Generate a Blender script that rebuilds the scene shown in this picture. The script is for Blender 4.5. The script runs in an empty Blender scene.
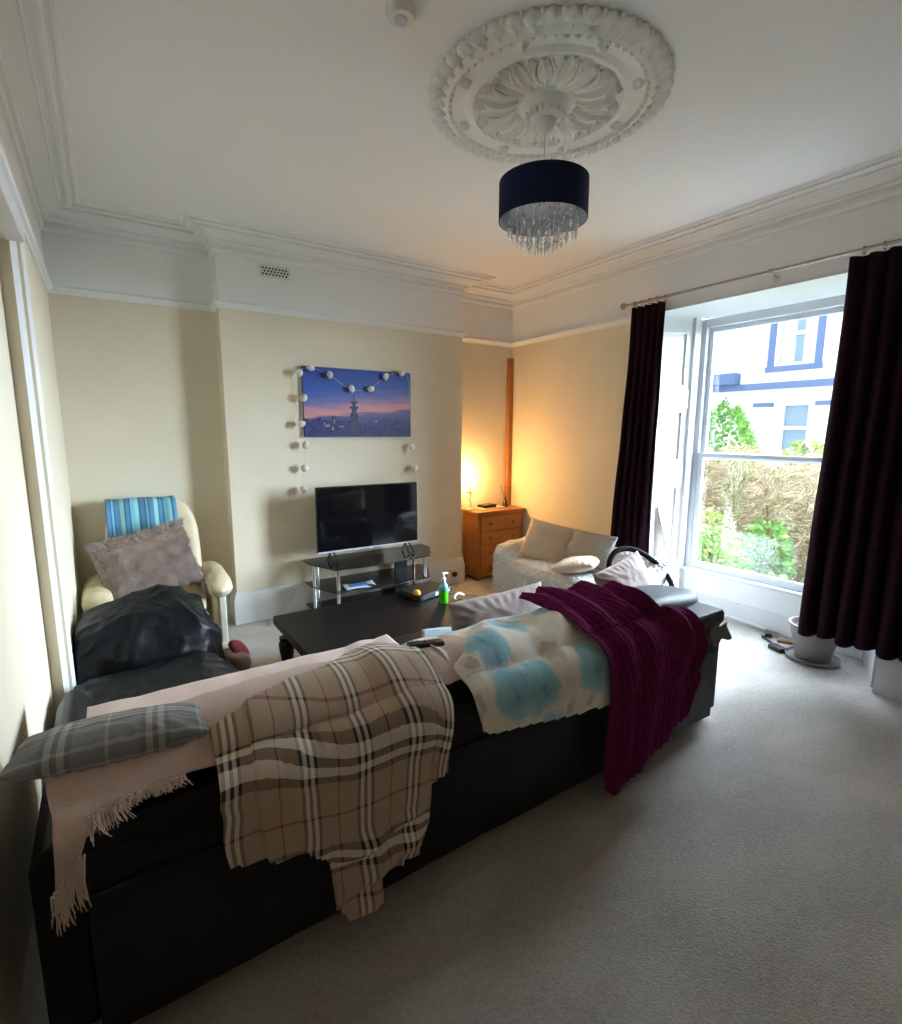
import bpy, bmesh, math, random
from mathutils import Vector, Matrix, noise
random.seed(7)
PI = math.pi
scene = bpy.context.scene
COL = scene.collection

# ------------------------------------------------------------------ camera
cam_d = bpy.data.cameras.new('camera')
cam_d.sensor_fit = 'HORIZONTAL'; cam_d.sensor_width = 36.0
cam_d.lens = 36.0 * 516.0 / 902.0
cam_d.clip_start = 0.02; cam_d.clip_end = 200
cam = bpy.data.objects.new('camera', cam_d); COL.objects.link(cam)
def cam_axes():
    cx, cy, f = 451.0, 512.0, 516.0
    vy = Vector((105 - cx, 430 - cy, f)).normalized()
    vx = Vector((1241 - cx, 433 - cy, f)); vx = (vx - vx.dot(vy) * vy).normalized()
    up = vx.cross(vy)
    if up.y > 0: up = -up
    # columns of the camera frame expressed in the world
    right = Vector((vx.x, vy.x, up.x)); down = Vector((vx.y, vy.y, up.y)); fwd = Vector((vx.z, vy.z, up.z))
    return right, down, fwd
r_, d_, f_ = cam_axes()
m = Matrix((( r_.x, -d_.x, -f_.x, 0), (r_.y, -d_.y, -f_.y, 0), (r_.z, -d_.z, -f_.z, 1.6), (0, 0, 0, 1)))
cam.matrix_world = m
scene.camera = cam

# ------------------------------------------------------------------ exposure, world, window light
vs = scene.view_settings
scene.display_settings.display_device = 'sRGB'
vs.view_transform = 'Standard'; vs.look = 'None'; vs.gamma = 1.0; vs.use_curve_mapping = False
vs.exposure = 2.0
try:
    scene.cycles.max_bounces = 12; scene.cycles.diffuse_bounces = 8
    scene.cycles.transparent_max_bounces = 12
    scene.cycles.sample_clamp_indirect = 8
except Exception: pass
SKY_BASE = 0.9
LOBES = [((1.0, -0.34, 0.10), 0.62, 24.0), ((0.70, -0.10, 0.62), 0.45, 5.0)]      # bright sky added out of view to light the room: direction, cosine where it starts, peak strength
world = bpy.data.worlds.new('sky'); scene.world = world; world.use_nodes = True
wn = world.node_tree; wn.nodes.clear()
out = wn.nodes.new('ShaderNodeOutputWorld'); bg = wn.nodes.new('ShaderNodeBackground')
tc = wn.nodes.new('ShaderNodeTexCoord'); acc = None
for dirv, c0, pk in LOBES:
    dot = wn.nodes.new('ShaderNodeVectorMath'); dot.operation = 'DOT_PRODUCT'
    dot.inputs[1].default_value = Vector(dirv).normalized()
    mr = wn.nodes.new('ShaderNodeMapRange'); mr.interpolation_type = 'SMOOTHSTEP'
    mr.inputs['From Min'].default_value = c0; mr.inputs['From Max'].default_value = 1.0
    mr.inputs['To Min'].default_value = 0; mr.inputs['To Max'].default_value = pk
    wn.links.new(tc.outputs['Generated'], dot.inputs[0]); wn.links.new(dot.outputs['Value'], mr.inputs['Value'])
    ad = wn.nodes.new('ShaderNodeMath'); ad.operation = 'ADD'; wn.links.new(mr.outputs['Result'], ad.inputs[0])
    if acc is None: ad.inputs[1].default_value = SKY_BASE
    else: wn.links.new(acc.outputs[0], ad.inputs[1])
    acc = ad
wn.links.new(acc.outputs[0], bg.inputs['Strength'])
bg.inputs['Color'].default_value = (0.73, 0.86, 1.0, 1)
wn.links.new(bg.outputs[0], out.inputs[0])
pl = bpy.data.lights.new('window_portal', 'AREA'); pl.shape = 'RECTANGLE'; pl.size = 2.3; pl.size_y = 1.5
pl.cycles.is_portal = True
po = bpy.data.objects.new('window_portal', pl); COL.objects.link(po)
po.location = (4.52, 1.97, 1.45); po.rotation_euler = (0, PI / 2, 0)   # -Z of the light looks to -X

# ------------------------------------------------------------------ helpers
ORG = {}
class MB:
    def __init__(s): s.v = []; s.f = []; s.uv = {}; s.mi = []; s.cur = 0
    def face(s, idx, uv=None):
        s.f.append(tuple(idx)); s.mi.append(s.cur)
        if uv: s.uv[len(s.f) - 1] = uv
    def box(s, x0, x1, y0, y1, z0, z1, M=None):
        n = len(s.v)
        for z in (z0, z1):
            for p in ((x0, y0), (x1, y0), (x1, y1), (x0, y1)):
                q = Vector((p[0], p[1], z)); s.v.append(M @ q if M else q)
        for q in ((3, 2, 1, 0), (4, 5, 6, 7), (0, 1, 5, 4), (1, 2, 6, 5), (2, 3, 7, 6), (3, 0, 4, 7)): s.face([n + i for i in q])
        return s
    def tube(s, pts, r, n=10, cap=True, taper=None):
        pts = [Vector(p) for p in pts]; base = len(s.v); prev = None
        for i, p in enumerate(pts):
            a = pts[max(i - 1, 0)]; b = pts[min(i + 1, len(pts) - 1)]
            t = (b - a).normalized()
            if prev is None:
                x = t.orthogonal().normalized()
            else:
                x = (prev - prev.dot(t) * t).normalized()
            prev = x; y = t.cross(x)
            rr = (taper(i / (len(pts) - 1)) if taper else 1.0) * r
            for k in range(n):
                a_ = 2 * PI * k / n
                s.v.append(p + (x * math.cos(a_) + y * math.sin(a_)) * rr)
        for i in range(len(pts) - 1):
            for k in range(n):
                a0 = base + i * n + k; a1 = base + i * n + (k + 1) % n
                s.face((a0, a1, a1 + n, a0 + n))
        if cap:
            s.face([base + k for k in range(n)][::-1]); e = base + (len(pts) - 1) * n
            s.face([e + k for k in range(n)])
        return s
    def lathe(s, prof, c=(0, 0, 0), n=32, M=None, cap=True):
        base = len(s.v)
        for r, z in prof:
            for k in range(n):
                a = 2 * PI * k / n
                q = Vector((r * math.cos(a), r * math.sin(a), z))
                q = (M @ q) if M else q
                s.v.append(q + Vector(c))
        for i in range(len(prof) - 1):
            for k in range(n):
                a0 = base + i * n + k; a1 = base + i * n + (k + 1) % n
                s.face((a0, a1, a1 + n, a0 + n))
        if cap:
            s.face([base + k for k in range(n)][::-1]); e = base + (len(prof) - 1) * n
            s.face([e + k for k in range(n)])
        return s
    def prism(s, poly, z0, z1, M=None):
        n = len(poly); b = len(s.v)
        for z in (z0, z1):
            for x, y in poly:
                q = Vector((x, y, z)); s.v.append(M @ q if M else q)
        s.face([b + i for i in range(n)][::-1]); s.face([b + n + i for i in range(n)])
        for i in range(n):
            j = (i + 1) % n; s.face((b + i, b + j, b + n + j, b + n + i))
        return s
    def grid(s, fn, nu, nv, uvfn=None, wrap=False, flip=False):
        b = len(s.v); W = nu if wrap else nu + 1
        for j in range(nv + 1):
            for i in range(W): s.v.append(Vector(fn(i / nu, j / nv)))
        for j in range(nv):
            for i in range(nu):
                i2 = (i + 1) % W
                q = [b + j * W + i, b + j * W + i2, b + (j + 1) * W + i2, b + (j + 1) * W + i]
                u = [(i / nu, j / nv), ((i + 1) / nu, j / nv), ((i + 1) / nu, (j + 1) / nv), (i / nu, (j + 1) / nv)]
                if uvfn: u = [uvfn(*t) for t in u]
                if flip: q.reverse(); u.reverse()
                s.face(q, u)
        return s
    def blob(s, c, r, fn=None, n=24, m_=16, M=None):
        def g(u, v):
            a = 2 * PI * u; b = PI * (v - .5) * .998
            d = Vector((math.cos(b) * math.cos(a), math.cos(b) * math.sin(a), math.sin(b)))
            k = fn(d) if fn else 1.0
            q = Vector((d.x * r[0] * k, d.y * r[1] * k, d.z * r[2] * k))
            return Vector(c) + (M @ q if M else q)
        return s.grid(g, n, m_, wrap=True)
    def build(s, name, mat, parent=None, smooth=True, bevel=0, seg=2, sub=0, solid=0, angle=40, weld=False):
        me = bpy.data.meshes.new(name)
        org = Vector((0, 0, 0))
        if parent is not None: org = ORG.get(parent.name, Vector((0, 0, 0)))
        elif s.v:
            xs = [v.x for v in s.v]; ys = [v.y for v in s.v]
            org = Vector(((min(xs) + max(xs)) / 2, (min(ys) + max(ys)) / 2, min(v.z for v in s.v)))
        me.from_pydata([tuple(v - org) for v in s.v], [], s.f)
        mats = mat if isinstance(mat, (list, tuple)) else [mat]
        for q in mats: me.materials.append(q)
        me.polygons.foreach_set('material_index', s.mi)
        if s.uv:
            l = me.uv_layers.new(name='UVMap').data
            for fi, uv in s.uv.items():
                p = me.polygons[fi]
                for k, li in enumerate(p.loop_indices): l[li].uv = uv[k]
        me.update()
        if weld:
            bm = bmesh.new(); bm.from_mesh(me); bmesh.ops.remove_doubles(bm, verts=bm.verts, dist=1e-5); bm.to_mesh(me); bm.free()
        o = bpy.data.objects.new(name, me); COL.objects.link(o)
        if parent is not None:
            o.parent = parent; ORG[o.name] = org
        else: o.location = org; ORG[o.name] = org
        if smooth:
            me.polygons.foreach_set('use_smooth', [True] * len(me.polygons))
            if not sub: me.set_sharp_from_angle(angle=math.radians(angle))
        if bevel:
            b = o.modifiers.new('bevel', 'BEVEL'); b.width = bevel; b.segments = seg; b.limit_method = 'ANGLE'; b.angle_limit = math.radians(35)
        if solid:
            q = o.modifiers.new('solid', 'SOLIDIFY'); q.thickness = solid; q.offset = 1
        if sub:
            q = o.modifiers.new('sub', 'SUBSURF'); q.levels = sub; q.render_levels = sub
        return o

def tag(o, label=None, cat=None, group=None, kind=None):
    if label: o['label'] = label
    if cat: o['category'] = cat
    if group: o['group'] = group
    if kind: o['kind'] = kind
    return o
def thing(name, loc, label, cat, group=None, local=False, rz=0):
    o = bpy.data.objects.new(name, None); COL.objects.link(o)
    o.location = loc; o.rotation_euler = (0, 0, rz); o.empty_display_size = .05
    ORG[o.name] = Vector((0, 0, 0)) if local else Vector(loc)
    return tag(o, label, cat, group)
def struct(o): o['kind'] = 'structure'; return o
def nz(x, y, z, s=1.0): return noise.noise(Vector((x * s, y * s, z * s)))
def smooth(a, b, t):
    t = max(0, min(1, (t - a) / (b - a))); return t * t * (3 - 2 * t)
def lerp(a, b, t): return a + (b - a) * t
def pw(t, pts):
    """piecewise linear"""
    if t <= pts[0][0]: return pts[0][1]
    for (a, va), (b, vb) in zip(pts, pts[1:]):
        if t <= b: return va + (vb - va) * (t - a) / (b - a)
    return pts[-1][1]

# ------------------------------------------------------------------ materials
def srgb(h):
    h = h.lstrip('#'); c = [int(h[i:i + 2], 16) / 255 for i in (0, 2, 4)]
    return tuple((x / 12.92 if x <= .04045 else ((x + .055) / 1.055) ** 2.4) for x in c)
def mat(name, col, rough=.6, metal=0, var=0, vscale=8, bump=0, bscale=60, spec=.5, trans=0, ior=1.45, sheen=0, coat=0, emit=None, estr=0, detail=4, coord='Object'):
    m = bpy.data.materials.new(name); m.use_nodes = True
    nt = m.node_tree; b = nt.nodes['Principled BSDF']
    if isinstance(col, str): col = srgb(col)
    b.inputs['Base Color'].default_value = (*col, 1)
    b.inputs['Roughness'].default_value = rough; b.inputs['Metallic'].default_value = metal
    b.inputs['Specular IOR Level'].default_value = spec; b.inputs['IOR'].default_value = ior
    b.inputs['Transmission Weight'].default_value = trans
    b.inputs['Sheen Weight'].default_value = sheen; b.inputs['Coat Weight'].default_value = coat
    if emit: b.inputs['Emission Color'].default_value = (*emit, 1); b.inputs['Emission Strength'].default_value = estr
    t = nt.nodes.new('ShaderNodeTexCoord')
    if var:
        n = nt.nodes.new('ShaderNodeTexNoise'); n.inputs['Scale'].default_value = vscale; n.inputs['Detail'].default_value = detail
        nt.links.new(t.outputs[coord], n.inputs['Vector'])
        mx = nt.nodes.new('ShaderNodeMix'); mx.data_type = 'RGBA'
        mx.inputs[6].default_value = (*[c * (1 - var) for c in col], 1)
        mx.inputs[7].default_value = (*[min(1, c * (1 + var)) for c in col], 1)
        r = nt.nodes.new('ShaderNodeMapRange'); r.inputs[1].default_value = .3; r.inputs[2].default_value = .7
        nt.links.new(n.outputs[0], r.inputs[0]); nt.links.new(r.outputs[0], mx.inputs[0]); nt.links.new(mx.outputs[2], b.inputs['Base Color'])
    if bump:
        n = nt.nodes.new('ShaderNodeTexNoise'); n.inputs['Scale'].default_value = bscale; n.inputs['Detail'].default_value = detail
        nt.links.new(t.outputs[coord], n.inputs['Vector'])
        bp = nt.nodes.new('ShaderNodeBump'); bp.inputs['Strength'].default_value = bump; bp.inputs['Distance'].default_value = .01
        nt.links.new(n.outputs[0], bp.inputs['Height']); nt.links.new(bp.outputs[0], b.inputs['Normal'])
    return m
def ramp(nt, stops, const=True):
    r = nt.nodes.new('ShaderNodeValToRGB'); e = r.color_ramp
    e.interpolation = 'CONSTANT' if const else 'LINEAR'
    e.elements[0].position = stops[0][0]; e.elements[0].color = (*stops[0][1], 1)
    e.elements[1].position = stops[-1][0]; e.elements[1].color = (*stops[-1][1], 1)
    for p, c in stops[1:-1]:
        q = e.elements.new(p); q.color = (*c, 1)
    return r

M = {}
M['wall'] = mat('cream_wall_paint', (0.70, 0.63, 0.49), .8, var=.03, vscale=2, bump=.08, bscale=90)
M['white'] = mat('white_gloss_trim', (0.66, 0.66, 0.67), .45, bump=.04, bscale=40)
M['frieze'] = mat('white_wall_paint', (0.78, 0.78, 0.78), .8, var=.02, vscale=1.5, bump=.08, bscale=90)
M['ceil'] = mat('ceiling_paint', (0.80, 0.80, 0.81), .85, var=.015, vscale=1.2, bump=.05, bscale=60)
M['plaster'] = mat('plaster_ornament', (0.80, 0.80, 0.77), .7, bump=.2, bscale=120)
M['upvc'] = mat('upvc_window_frame', (0.64, 0.67, 0.73), .3)
M['leather'] = mat('black_leather', (0.010, 0.010, 0.012), .42, spec=.3, bump=.25, bscale=180, var=.2, vscale=30)
M['greyleather'] = mat('charcoal_leather', (0.035, 0.038, 0.045), .45, bump=.25, bscale=160)
M['blackwood'] = mat('black_stained_wood', (0.006, 0.005, 0.005), .42, spec=.2, bump=.06, bscale=60)
M['blackplastic'] = mat('black_plastic', (0.012, 0.012, 0.013), .35)
M['screen'] = mat('tv_screen', (0.004, 0.004, 0.005), .06, spec=.6)
M['chrome'] = mat('chrome', (0.75, 0.75, 0.76), .15, metal=1)
M['nickel'] = mat('brushed_nickel', (0.35, 0.31, 0.27), .32, metal=1)
M['blackglass'] = mat('black_glass', (0.015, 0.015, 0.017), .05, spec=.7)
M['pine'] = None
M['creamleather'] = mat('cream_leather', (0.62, 0.52, 0.34), .5, bump=.15, bscale=60, var=.06, vscale=10)
M['creamboard'] = mat('cream_painted_board', (0.62, 0.58, 0.48), .45)
M['fur'] = mat('taupe_faux_fur', (0.27, 0.20, 0.17), .9, var=.35, vscale=30)
M['furhair'] = mat('taupe_faux_fur_hair', (0.36, 0.28, 0.25), .9, var=.3, vscale=12)
M['matteblack'] = mat('matte_black_hose', (0.012, 0.012, 0.014), .8, spec=.15)
M['pinkthrow'] = mat('dusty_pink_fleece', (0.58, 0.42, 0.36), .95, var=.06, vscale=12, bump=.5, bscale=220, sheen=.3)
M['fringe'] = mat('pale_pink_fringe', (0.66, 0.53, 0.47), .95)
M['purple'] = mat('plum_knit', (0.125, 0.010, 0.062), .95, var=.35, vscale=60, bump=.8, bscale=140, spec=.05, sheen=.25)
M['purple'].node_tree.nodes['Principled BSDF'].inputs['Sheen Tint'].default_value = (.5, .12, .35, 1)
M['curtain'] = mat('aubergine_curtain_cloth', (0.016, 0.005, 0.010), .95, var=.2, vscale=20, bump=.15, bscale=200, spec=.1)
M['pinkcush'] = mat('dusty_mauve_cushion_cloth', (0.36, 0.265, 0.235), .8, var=.05, vscale=10, bump=.12, bscale=120, sheen=.2)
M['creamcush'] = mat('beige_cushion_cloth', (0.60, 0.49, 0.38), .75, var=.05, vscale=10, bump=.12, bscale=120, sheen=.2)
M['lining'] = mat('cream_lining_cloth', (0.66, 0.62, 0.53), .85)
M['navy'] = mat('navy_velvet_shade', (0.004, 0.010, 0.042), .8, spec=.25)
M['silver'] = mat('silver_shade_lining', (0.50, 0.53, 0.60), .5)
M['crystal'] = mat('clear_crystal', (0.9, 0.92, 0.95), .05, trans=.75, ior=1.5)
M['bin'] = mat('black_bin_liner', (0.005, 0.006, 0.008), .42, spec=.22, bump=.6, bscale=16, detail=7)
M['pot'] = mat('grey_stoneware', (0.20, 0.19, 0.18), .55, var=.1)
M['soil'] = mat('soil', (0.10, 0.05, 0.03), .95, var=.5, vscale=60)
M['whiteplastic'] = mat('white_plastic', (0.72, 0.71, 0.68), .4)
M['paper'] = mat('white_paper', (0.70, 0.72, 0.76), .6)
M['bluepaper'] = mat('pale_blue_paper', (0.42, 0.52, 0.60), .6)
M['greycloth'] = mat('grey_cloth', (0.16, 0.16, 0.16), .9)
M['pompom'] = mat('white_pompom', (0.74, 0.72, 0.68), .9, bump=.6, bscale=200)
M['wire'] = mat('pale_wire', (0.55, 0.52, 0.46), .5)
M['darkhole'] = mat('dark_vent_hole', (0.02, 0.02, 0.02), .9)
M['rug'] = mat('cream_rug_pile', (0.50, 0.43, 0.33), .95, var=.1, vscale=30, bump=.8, bscale=120)
M['red'] = mat('dark_red_cloth', (0.25, 0.03, 0.05), .85, var=.3, vscale=30)
M['pinksock'] = mat('pale_pink_cloth', (0.45, 0.30, 0.26), .85)
M['green'] = mat('green_liquid', (0.10, 0.62, 0.02), .25, trans=.2)
M['clearpl'] = mat('clear_blue_plastic', (0.25, 0.55, 0.62), .15, trans=.5)
M['orange'] = mat('orange_plastic', (0.75, 0.30, 0.02), .4)
M['wooddark'] = mat('tan_wood', (0.32, 0.17, 0.07), .6)
M['reed'] = mat('dark_reeds', (0.04, 0.02, 0.015), .7)

def wood(name, a, b, rough=.4):
    m_ = bpy.data.materials.new(name); m_.use_nodes = True; nt = m_.node_tree; bs = nt.nodes['Principled BSDF']
    t = nt.nodes.new('ShaderNodeTexCoord'); mp = nt.nodes.new('ShaderNodeMapping'); mp.inputs['Scale'].default_value = (3, 3, 22)
    n = nt.nodes.new('ShaderNodeTexNoise'); n.inputs['Scale'].default_value = 3; n.inputs['Detail'].default_value = 6; n.inputs['Distortion'].default_value = 1.2
    nt.links.new(t.outputs['Object'], mp.inputs[0]); nt.links.new(mp.outputs[0], n.inputs[0])
    r = ramp(nt, [(.3, a), (.7, b)], False); nt.links.new(n.outputs[0], r.inputs[0]); nt.links.new(r.outputs[0], bs.inputs['Base Color'])
    bs.inputs['Roughness'].default_value = rough
    return m_
M['pine'] = wood('varnished_pine', (0.30, 0.11, 0.025), (0.42, 0.17, 0.045))
M['knob'] = wood('pine_knob', (0.22, 0.08, 0.02), (0.30, 0.12, 0.03))

# carpet
def carpet():
    m_ = bpy.data.materials.new('beige_loop_carpet'); m_.use_nodes = True; nt = m_.node_tree; bs = nt.nodes['Principled BSDF']
    t = nt.nodes.new('ShaderNodeTexCoord')
    n1 = nt.nodes.new('ShaderNodeTexNoise'); n1.inputs['Scale'].default_value = 55; n1.inputs['Detail'].default_value = 3
    n2 = nt.nodes.new('ShaderNodeTexNoise'); n2.inputs['Scale'].default_value = 2.2; n2.inputs['Detail'].default_value = 5
    v = nt.nodes.new('ShaderNodeTexVoronoi'); v.inputs['Scale'].default_value = 90
    mp = nt.nodes.new('ShaderNodeMapping'); mp.inputs['Scale'].default_value = (1, 1.6, 1); mp.inputs['Rotation'].default_value = (0, 0, .6)
    nt.links.new(t.outputs['Object'], mp.inputs[0])
    for q in (n1, n2, v): nt.links.new(mp.outputs[0], q.inputs['Vector'])
    add = nt.nodes.new('ShaderNodeMath'); add.operation = 'ADD'
    s1 = nt.nodes.new('ShaderNodeMath'); s1.operation = 'MULTIPLY'; s1.inputs[1].default_value = .45
    s2 = nt.nodes.new('ShaderNodeMath'); s2.operation = 'MULTIPLY'; s2.inputs[1].default_value = .55
    nt.links.new(n1.outputs[0], s1.inputs[0]); nt.links.new(n2.outputs[0], s2.inputs[0]); nt.links.new(s1.outputs[0], add.inputs[0]); nt.links.new(s2.outputs[0], add.inputs[1])
    r = ramp(nt, [(.36, (0.38, 0.35, 0.32)), (.62, (0.52, 0.485, 0.45))], False)
    nt.links.new(add.outputs[0], r.inputs[0]); nt.links.new(r.outputs[0], bs.inputs['Base Color'])
    bp = nt.nodes.new('ShaderNodeBump'); bp.inputs['Strength'].default_value = .35; bp.inputs['Distance'].default_value = .008
    nt.links.new(v.outputs['Distance'], bp.inputs['Height']); nt.links.new(bp.outputs[0], bs.inputs['Normal'])
    bs.inputs['Roughness'].default_value = .95; bs.inputs['Specular IOR Level'].default_value = .15
    return m_
M['carpet'] = carpet()

# cloth patterns on UV (UV in metres)
def uvchan(nt):
    t = nt.nodes.new('ShaderNodeTexCoord'); s = nt.nodes.new('ShaderNodeSeparateXYZ'); nt.links.new(t.outputs['UV'], s.inputs[0]); return t, s
def fract(nt, src, period, off=0):
    a = nt.nodes.new('ShaderNodeMath'); a.operation = 'MULTIPLY_ADD'; a.inputs[1].default_value = 1 / period; a.inputs[2].default_value = off + 50
    nt.links.new(src, a.inputs[0]); b = nt.nodes.new('ShaderNodeMath'); b.operation = 'FRACT'; nt.links.new(a.outputs[0], b.inputs[0]); return b.outputs[0]
def plaid(name, base, dark, light, line, pu, pv, rough=.9, fold=.0):
    m_ = bpy.data.materials.new(name); m_.use_nodes = True; nt = m_.node_tree; bs = nt.nodes['Principled BSDF']
    t, s = uvchan(nt)
    stops = [(0, line), (.018, base), (.34, dark), (.40, light), (.47, dark), (.53, light), (.60, dark), (.66, base), (.985, line)]
    outs = []
    for ch, p in ((0, pu), (1, pv)):
        r = ramp(nt, stops); nt.links.new(fract(nt, s.outputs[ch], p), r.inputs[0]); outs.append(r.outputs[0])
    mx = nt.nodes.new('ShaderNodeMix'); mx.data_type = 'RGBA'; mx.inputs[0].default_value = .5
    nt.links.new(outs[0], mx.inputs[6]); nt.links.new(outs[1], mx.inputs[7]); nt.links.new(mx.outputs[2], bs.inputs['Base Color'])
    n = nt.nodes.new('ShaderNodeTexNoise'); n.inputs['Scale'].default_value = 300; nt.links.new(t.outputs['Object'], n.inputs['Vector'])
    bp = nt.nodes.new('ShaderNodeBump'); bp.inputs['Strength'].default_value = .4; bp.inputs['Distance'].default_value = .004
    nt.links.new(n.outputs[0], bp.inputs['Height']); nt.links.new(bp.outputs[0], bs.inputs['Normal'])
    bs.inputs['Roughness'].default_value = rough; bs.inputs['Sheen Weight'].default_value = .2
    return m_
M['plaid'] = plaid('tan_check_blanket', (0.46, 0.33, 0.24), (0.035, 0.022, 0.018), (0.86, 0.82, 0.74), (0.22, 0.03, 0.03), .165, .30)
M['greyplaid'] = plaid('grey_check_cushion', (0.20, 0.20, 0.21), (0.10, 0.10, 0.11), (0.42, 0.40, 0.36), (0.40, 0.40, 0.40), .21, .21)

def floral():
    m_ = bpy.data.materials.new('blue_flower_fleece'); m_.use_nodes = True; nt = m_.node_tree; bs = nt.nodes['Principled BSDF']
    t, s = uvchan(nt)
    n = nt.nodes.new('ShaderNodeTexNoise'); n.inputs['Scale'].default_value = 18; nt.links.new(t.outputs['UV'], n.inputs['Vector'])
    ad = nt.nodes.new('ShaderNodeVectorMath'); ad.operation = 'MULTIPLY_ADD'; ad.inputs[1].default_value = (.10, .10, 0)
    nt.links.new(n.outputs['Color'], ad.inputs[0]); nt.links.new(t.outputs['UV'], ad.inputs[2])
    v = nt.nodes.new('ShaderNodeTexVoronoi'); v.voronoi_dimensions = '2D'; v.inputs['Scale'].default_value = 4.0; v.inputs['Randomness'].default_value = .6
    nt.links.new(ad.outputs[0], v.inputs['Vector'])
    r = ramp(nt, [(0, (0.10, 0.30, 0.40)), (.10, (0.22, 0.47, 0.58)), (.30, (0.34, 0.58, 0.68)), (.40, (0.78, 0.72, 0.64)), (1, (0.78, 0.72, 0.64))], False)
    nt.links.new(v.outputs['Distance'], r.inputs[0])
    v2 = nt.nodes.new('ShaderNodeTexVoronoi'); v2.voronoi_dimensions = '2D'; v2.inputs['Scale'].default_value = 8.5
    ad2 = nt.nodes.new('ShaderNodeVectorMath'); ad2.operation = 'ADD'; ad2.inputs[1].default_value = (3.3, 1.7, 0); nt.links.new(ad.outputs[0], ad2.inputs[0]); nt.links.new(ad2.outputs[0], v2.inputs['Vector'])
    r2 = ramp(nt, [(0, (.8, .8, .8)), (.16, (.6, .6, .6)), (.26, (0, 0, 0)), (1, (0, 0, 0))], False); nt.links.new(v2.outputs['Distance'], r2.inputs[0])
    r3 = ramp(nt, [(0, (0, 0, 0)), (.36, (0, 0, 0)), (.42, (1, 1, 1)), (1, (1, 1, 1))], False); nt.links.new(v.outputs['Distance'], r3.inputs[0])
    mu = nt.nodes.new('ShaderNodeMath'); mu.operation = 'MULTIPLY'; nt.links.new(r2.outputs[0], mu.inputs[0]); nt.links.new(r3.outputs[0], mu.inputs[1])
    mx = nt.nodes.new('ShaderNodeMix'); mx.data_type = 'RGBA'; nt.links.new(mu.outputs[0], mx.inputs[0]); nt.links.new(r.outputs[0], mx.inputs[6]); mx.inputs[7].default_value = (0.50, 0.36, 0.29, 1)
    nt.links.new(mx.outputs[2], bs.inputs['Base Color']); bs.inputs['Roughness'].default_value = .95; bs.inputs['Sheen Weight'].default_value = .3
    n2 = nt.nodes.new('ShaderNodeTexNoise'); n2.inputs['Scale'].default_value = 200; nt.links.new(t.outputs['Object'], n2.inputs['Vector'])
    bp = nt.nodes.new('ShaderNodeBump'); bp.inputs['Strength'].default_value = .4; bp.inputs['Distance'].default_value = .005
    nt.links.new(n2.outputs[0], bp.inputs['Height']); nt.links.new(bp.outputs[0], bs.inputs['Normal'])
    return m_
M['floral'] = floral()
def stripes():
    m_ = bpy.data.materials.new('blue_striped_towel'); m_.use_nodes = True; nt = m_.node_tree; bs = nt.nodes['Principled BSDF']
    t, s = uvchan(nt); a = (0.10, 0.26, 0.42); b = (0.16, 0.46, 0.56); c = (0.28, 0.58, 0.58); d = (0.05, 0.14, 0.30)
    r = ramp(nt, [(0, a), (.12, d), (.16, b), (.22, d), (.26, a), (.40, c), (.52, d), (.56, a), (.66, d), (.70, b), (.84, c), (.94, d)])
    nt.links.new(fract(nt, s.outputs[0], .20), r.inputs[0]); nt.links.new(r.outputs[0], bs.inputs['Base Color']); bs.inputs['Roughness'].default_value = .95
    return m_
M['stripes'] = stripes()
def quilt():
    m_ = mat('white_chenille_throw', (0.74, 0.75, 0.76), .95, sheen=.3); nt = m_.node_tree; bs = nt.nodes['Principled BSDF']
    t = nt.nodes.new('ShaderNodeTexCoord'); v = nt.nodes.new('ShaderNodeTexVoronoi'); v.inputs['Scale'].default_value = 38
    nt.links.new(t.outputs['Object'], v.inputs['Vector'])
    bp = nt.nodes.new('ShaderNodeBump'); bp.inputs['Strength'].default_value = 1; bp.inputs['Distance'].default_value = .02; bp.invert = True
    nt.links.new(v.outputs['Distance'], bp.inputs['Height']); nt.links.new(bp.outputs[0], bs.inputs['Normal']); return m_
M['quilt'] = quilt()
def glass():
    m_ = bpy.data.materials.new('window_glass'); m_.use_nodes = True; nt = m_.node_tree; nt.nodes.clear()
    o = nt.nodes.new('ShaderNodeOutputMaterial'); tr = nt.nodes.new('ShaderNodeBsdfTransparent'); gl = nt.nodes.new('ShaderNodeBsdfGlossy'); gl.inputs['Roughness'].default_value = .02
    mx = nt.nodes.new('ShaderNodeMixShader'); mx.inputs[0].default_value = .05; tr.inputs[0].default_value = (.96, .98, .98, 1)
    nt.links.new(tr.outputs[0], mx.inputs[1]); nt.links.new(gl.outputs[0], mx.inputs[2]); nt.links.new(mx.outputs[0], o.inputs[0]); return m_
M['glass'] = glass()
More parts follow.
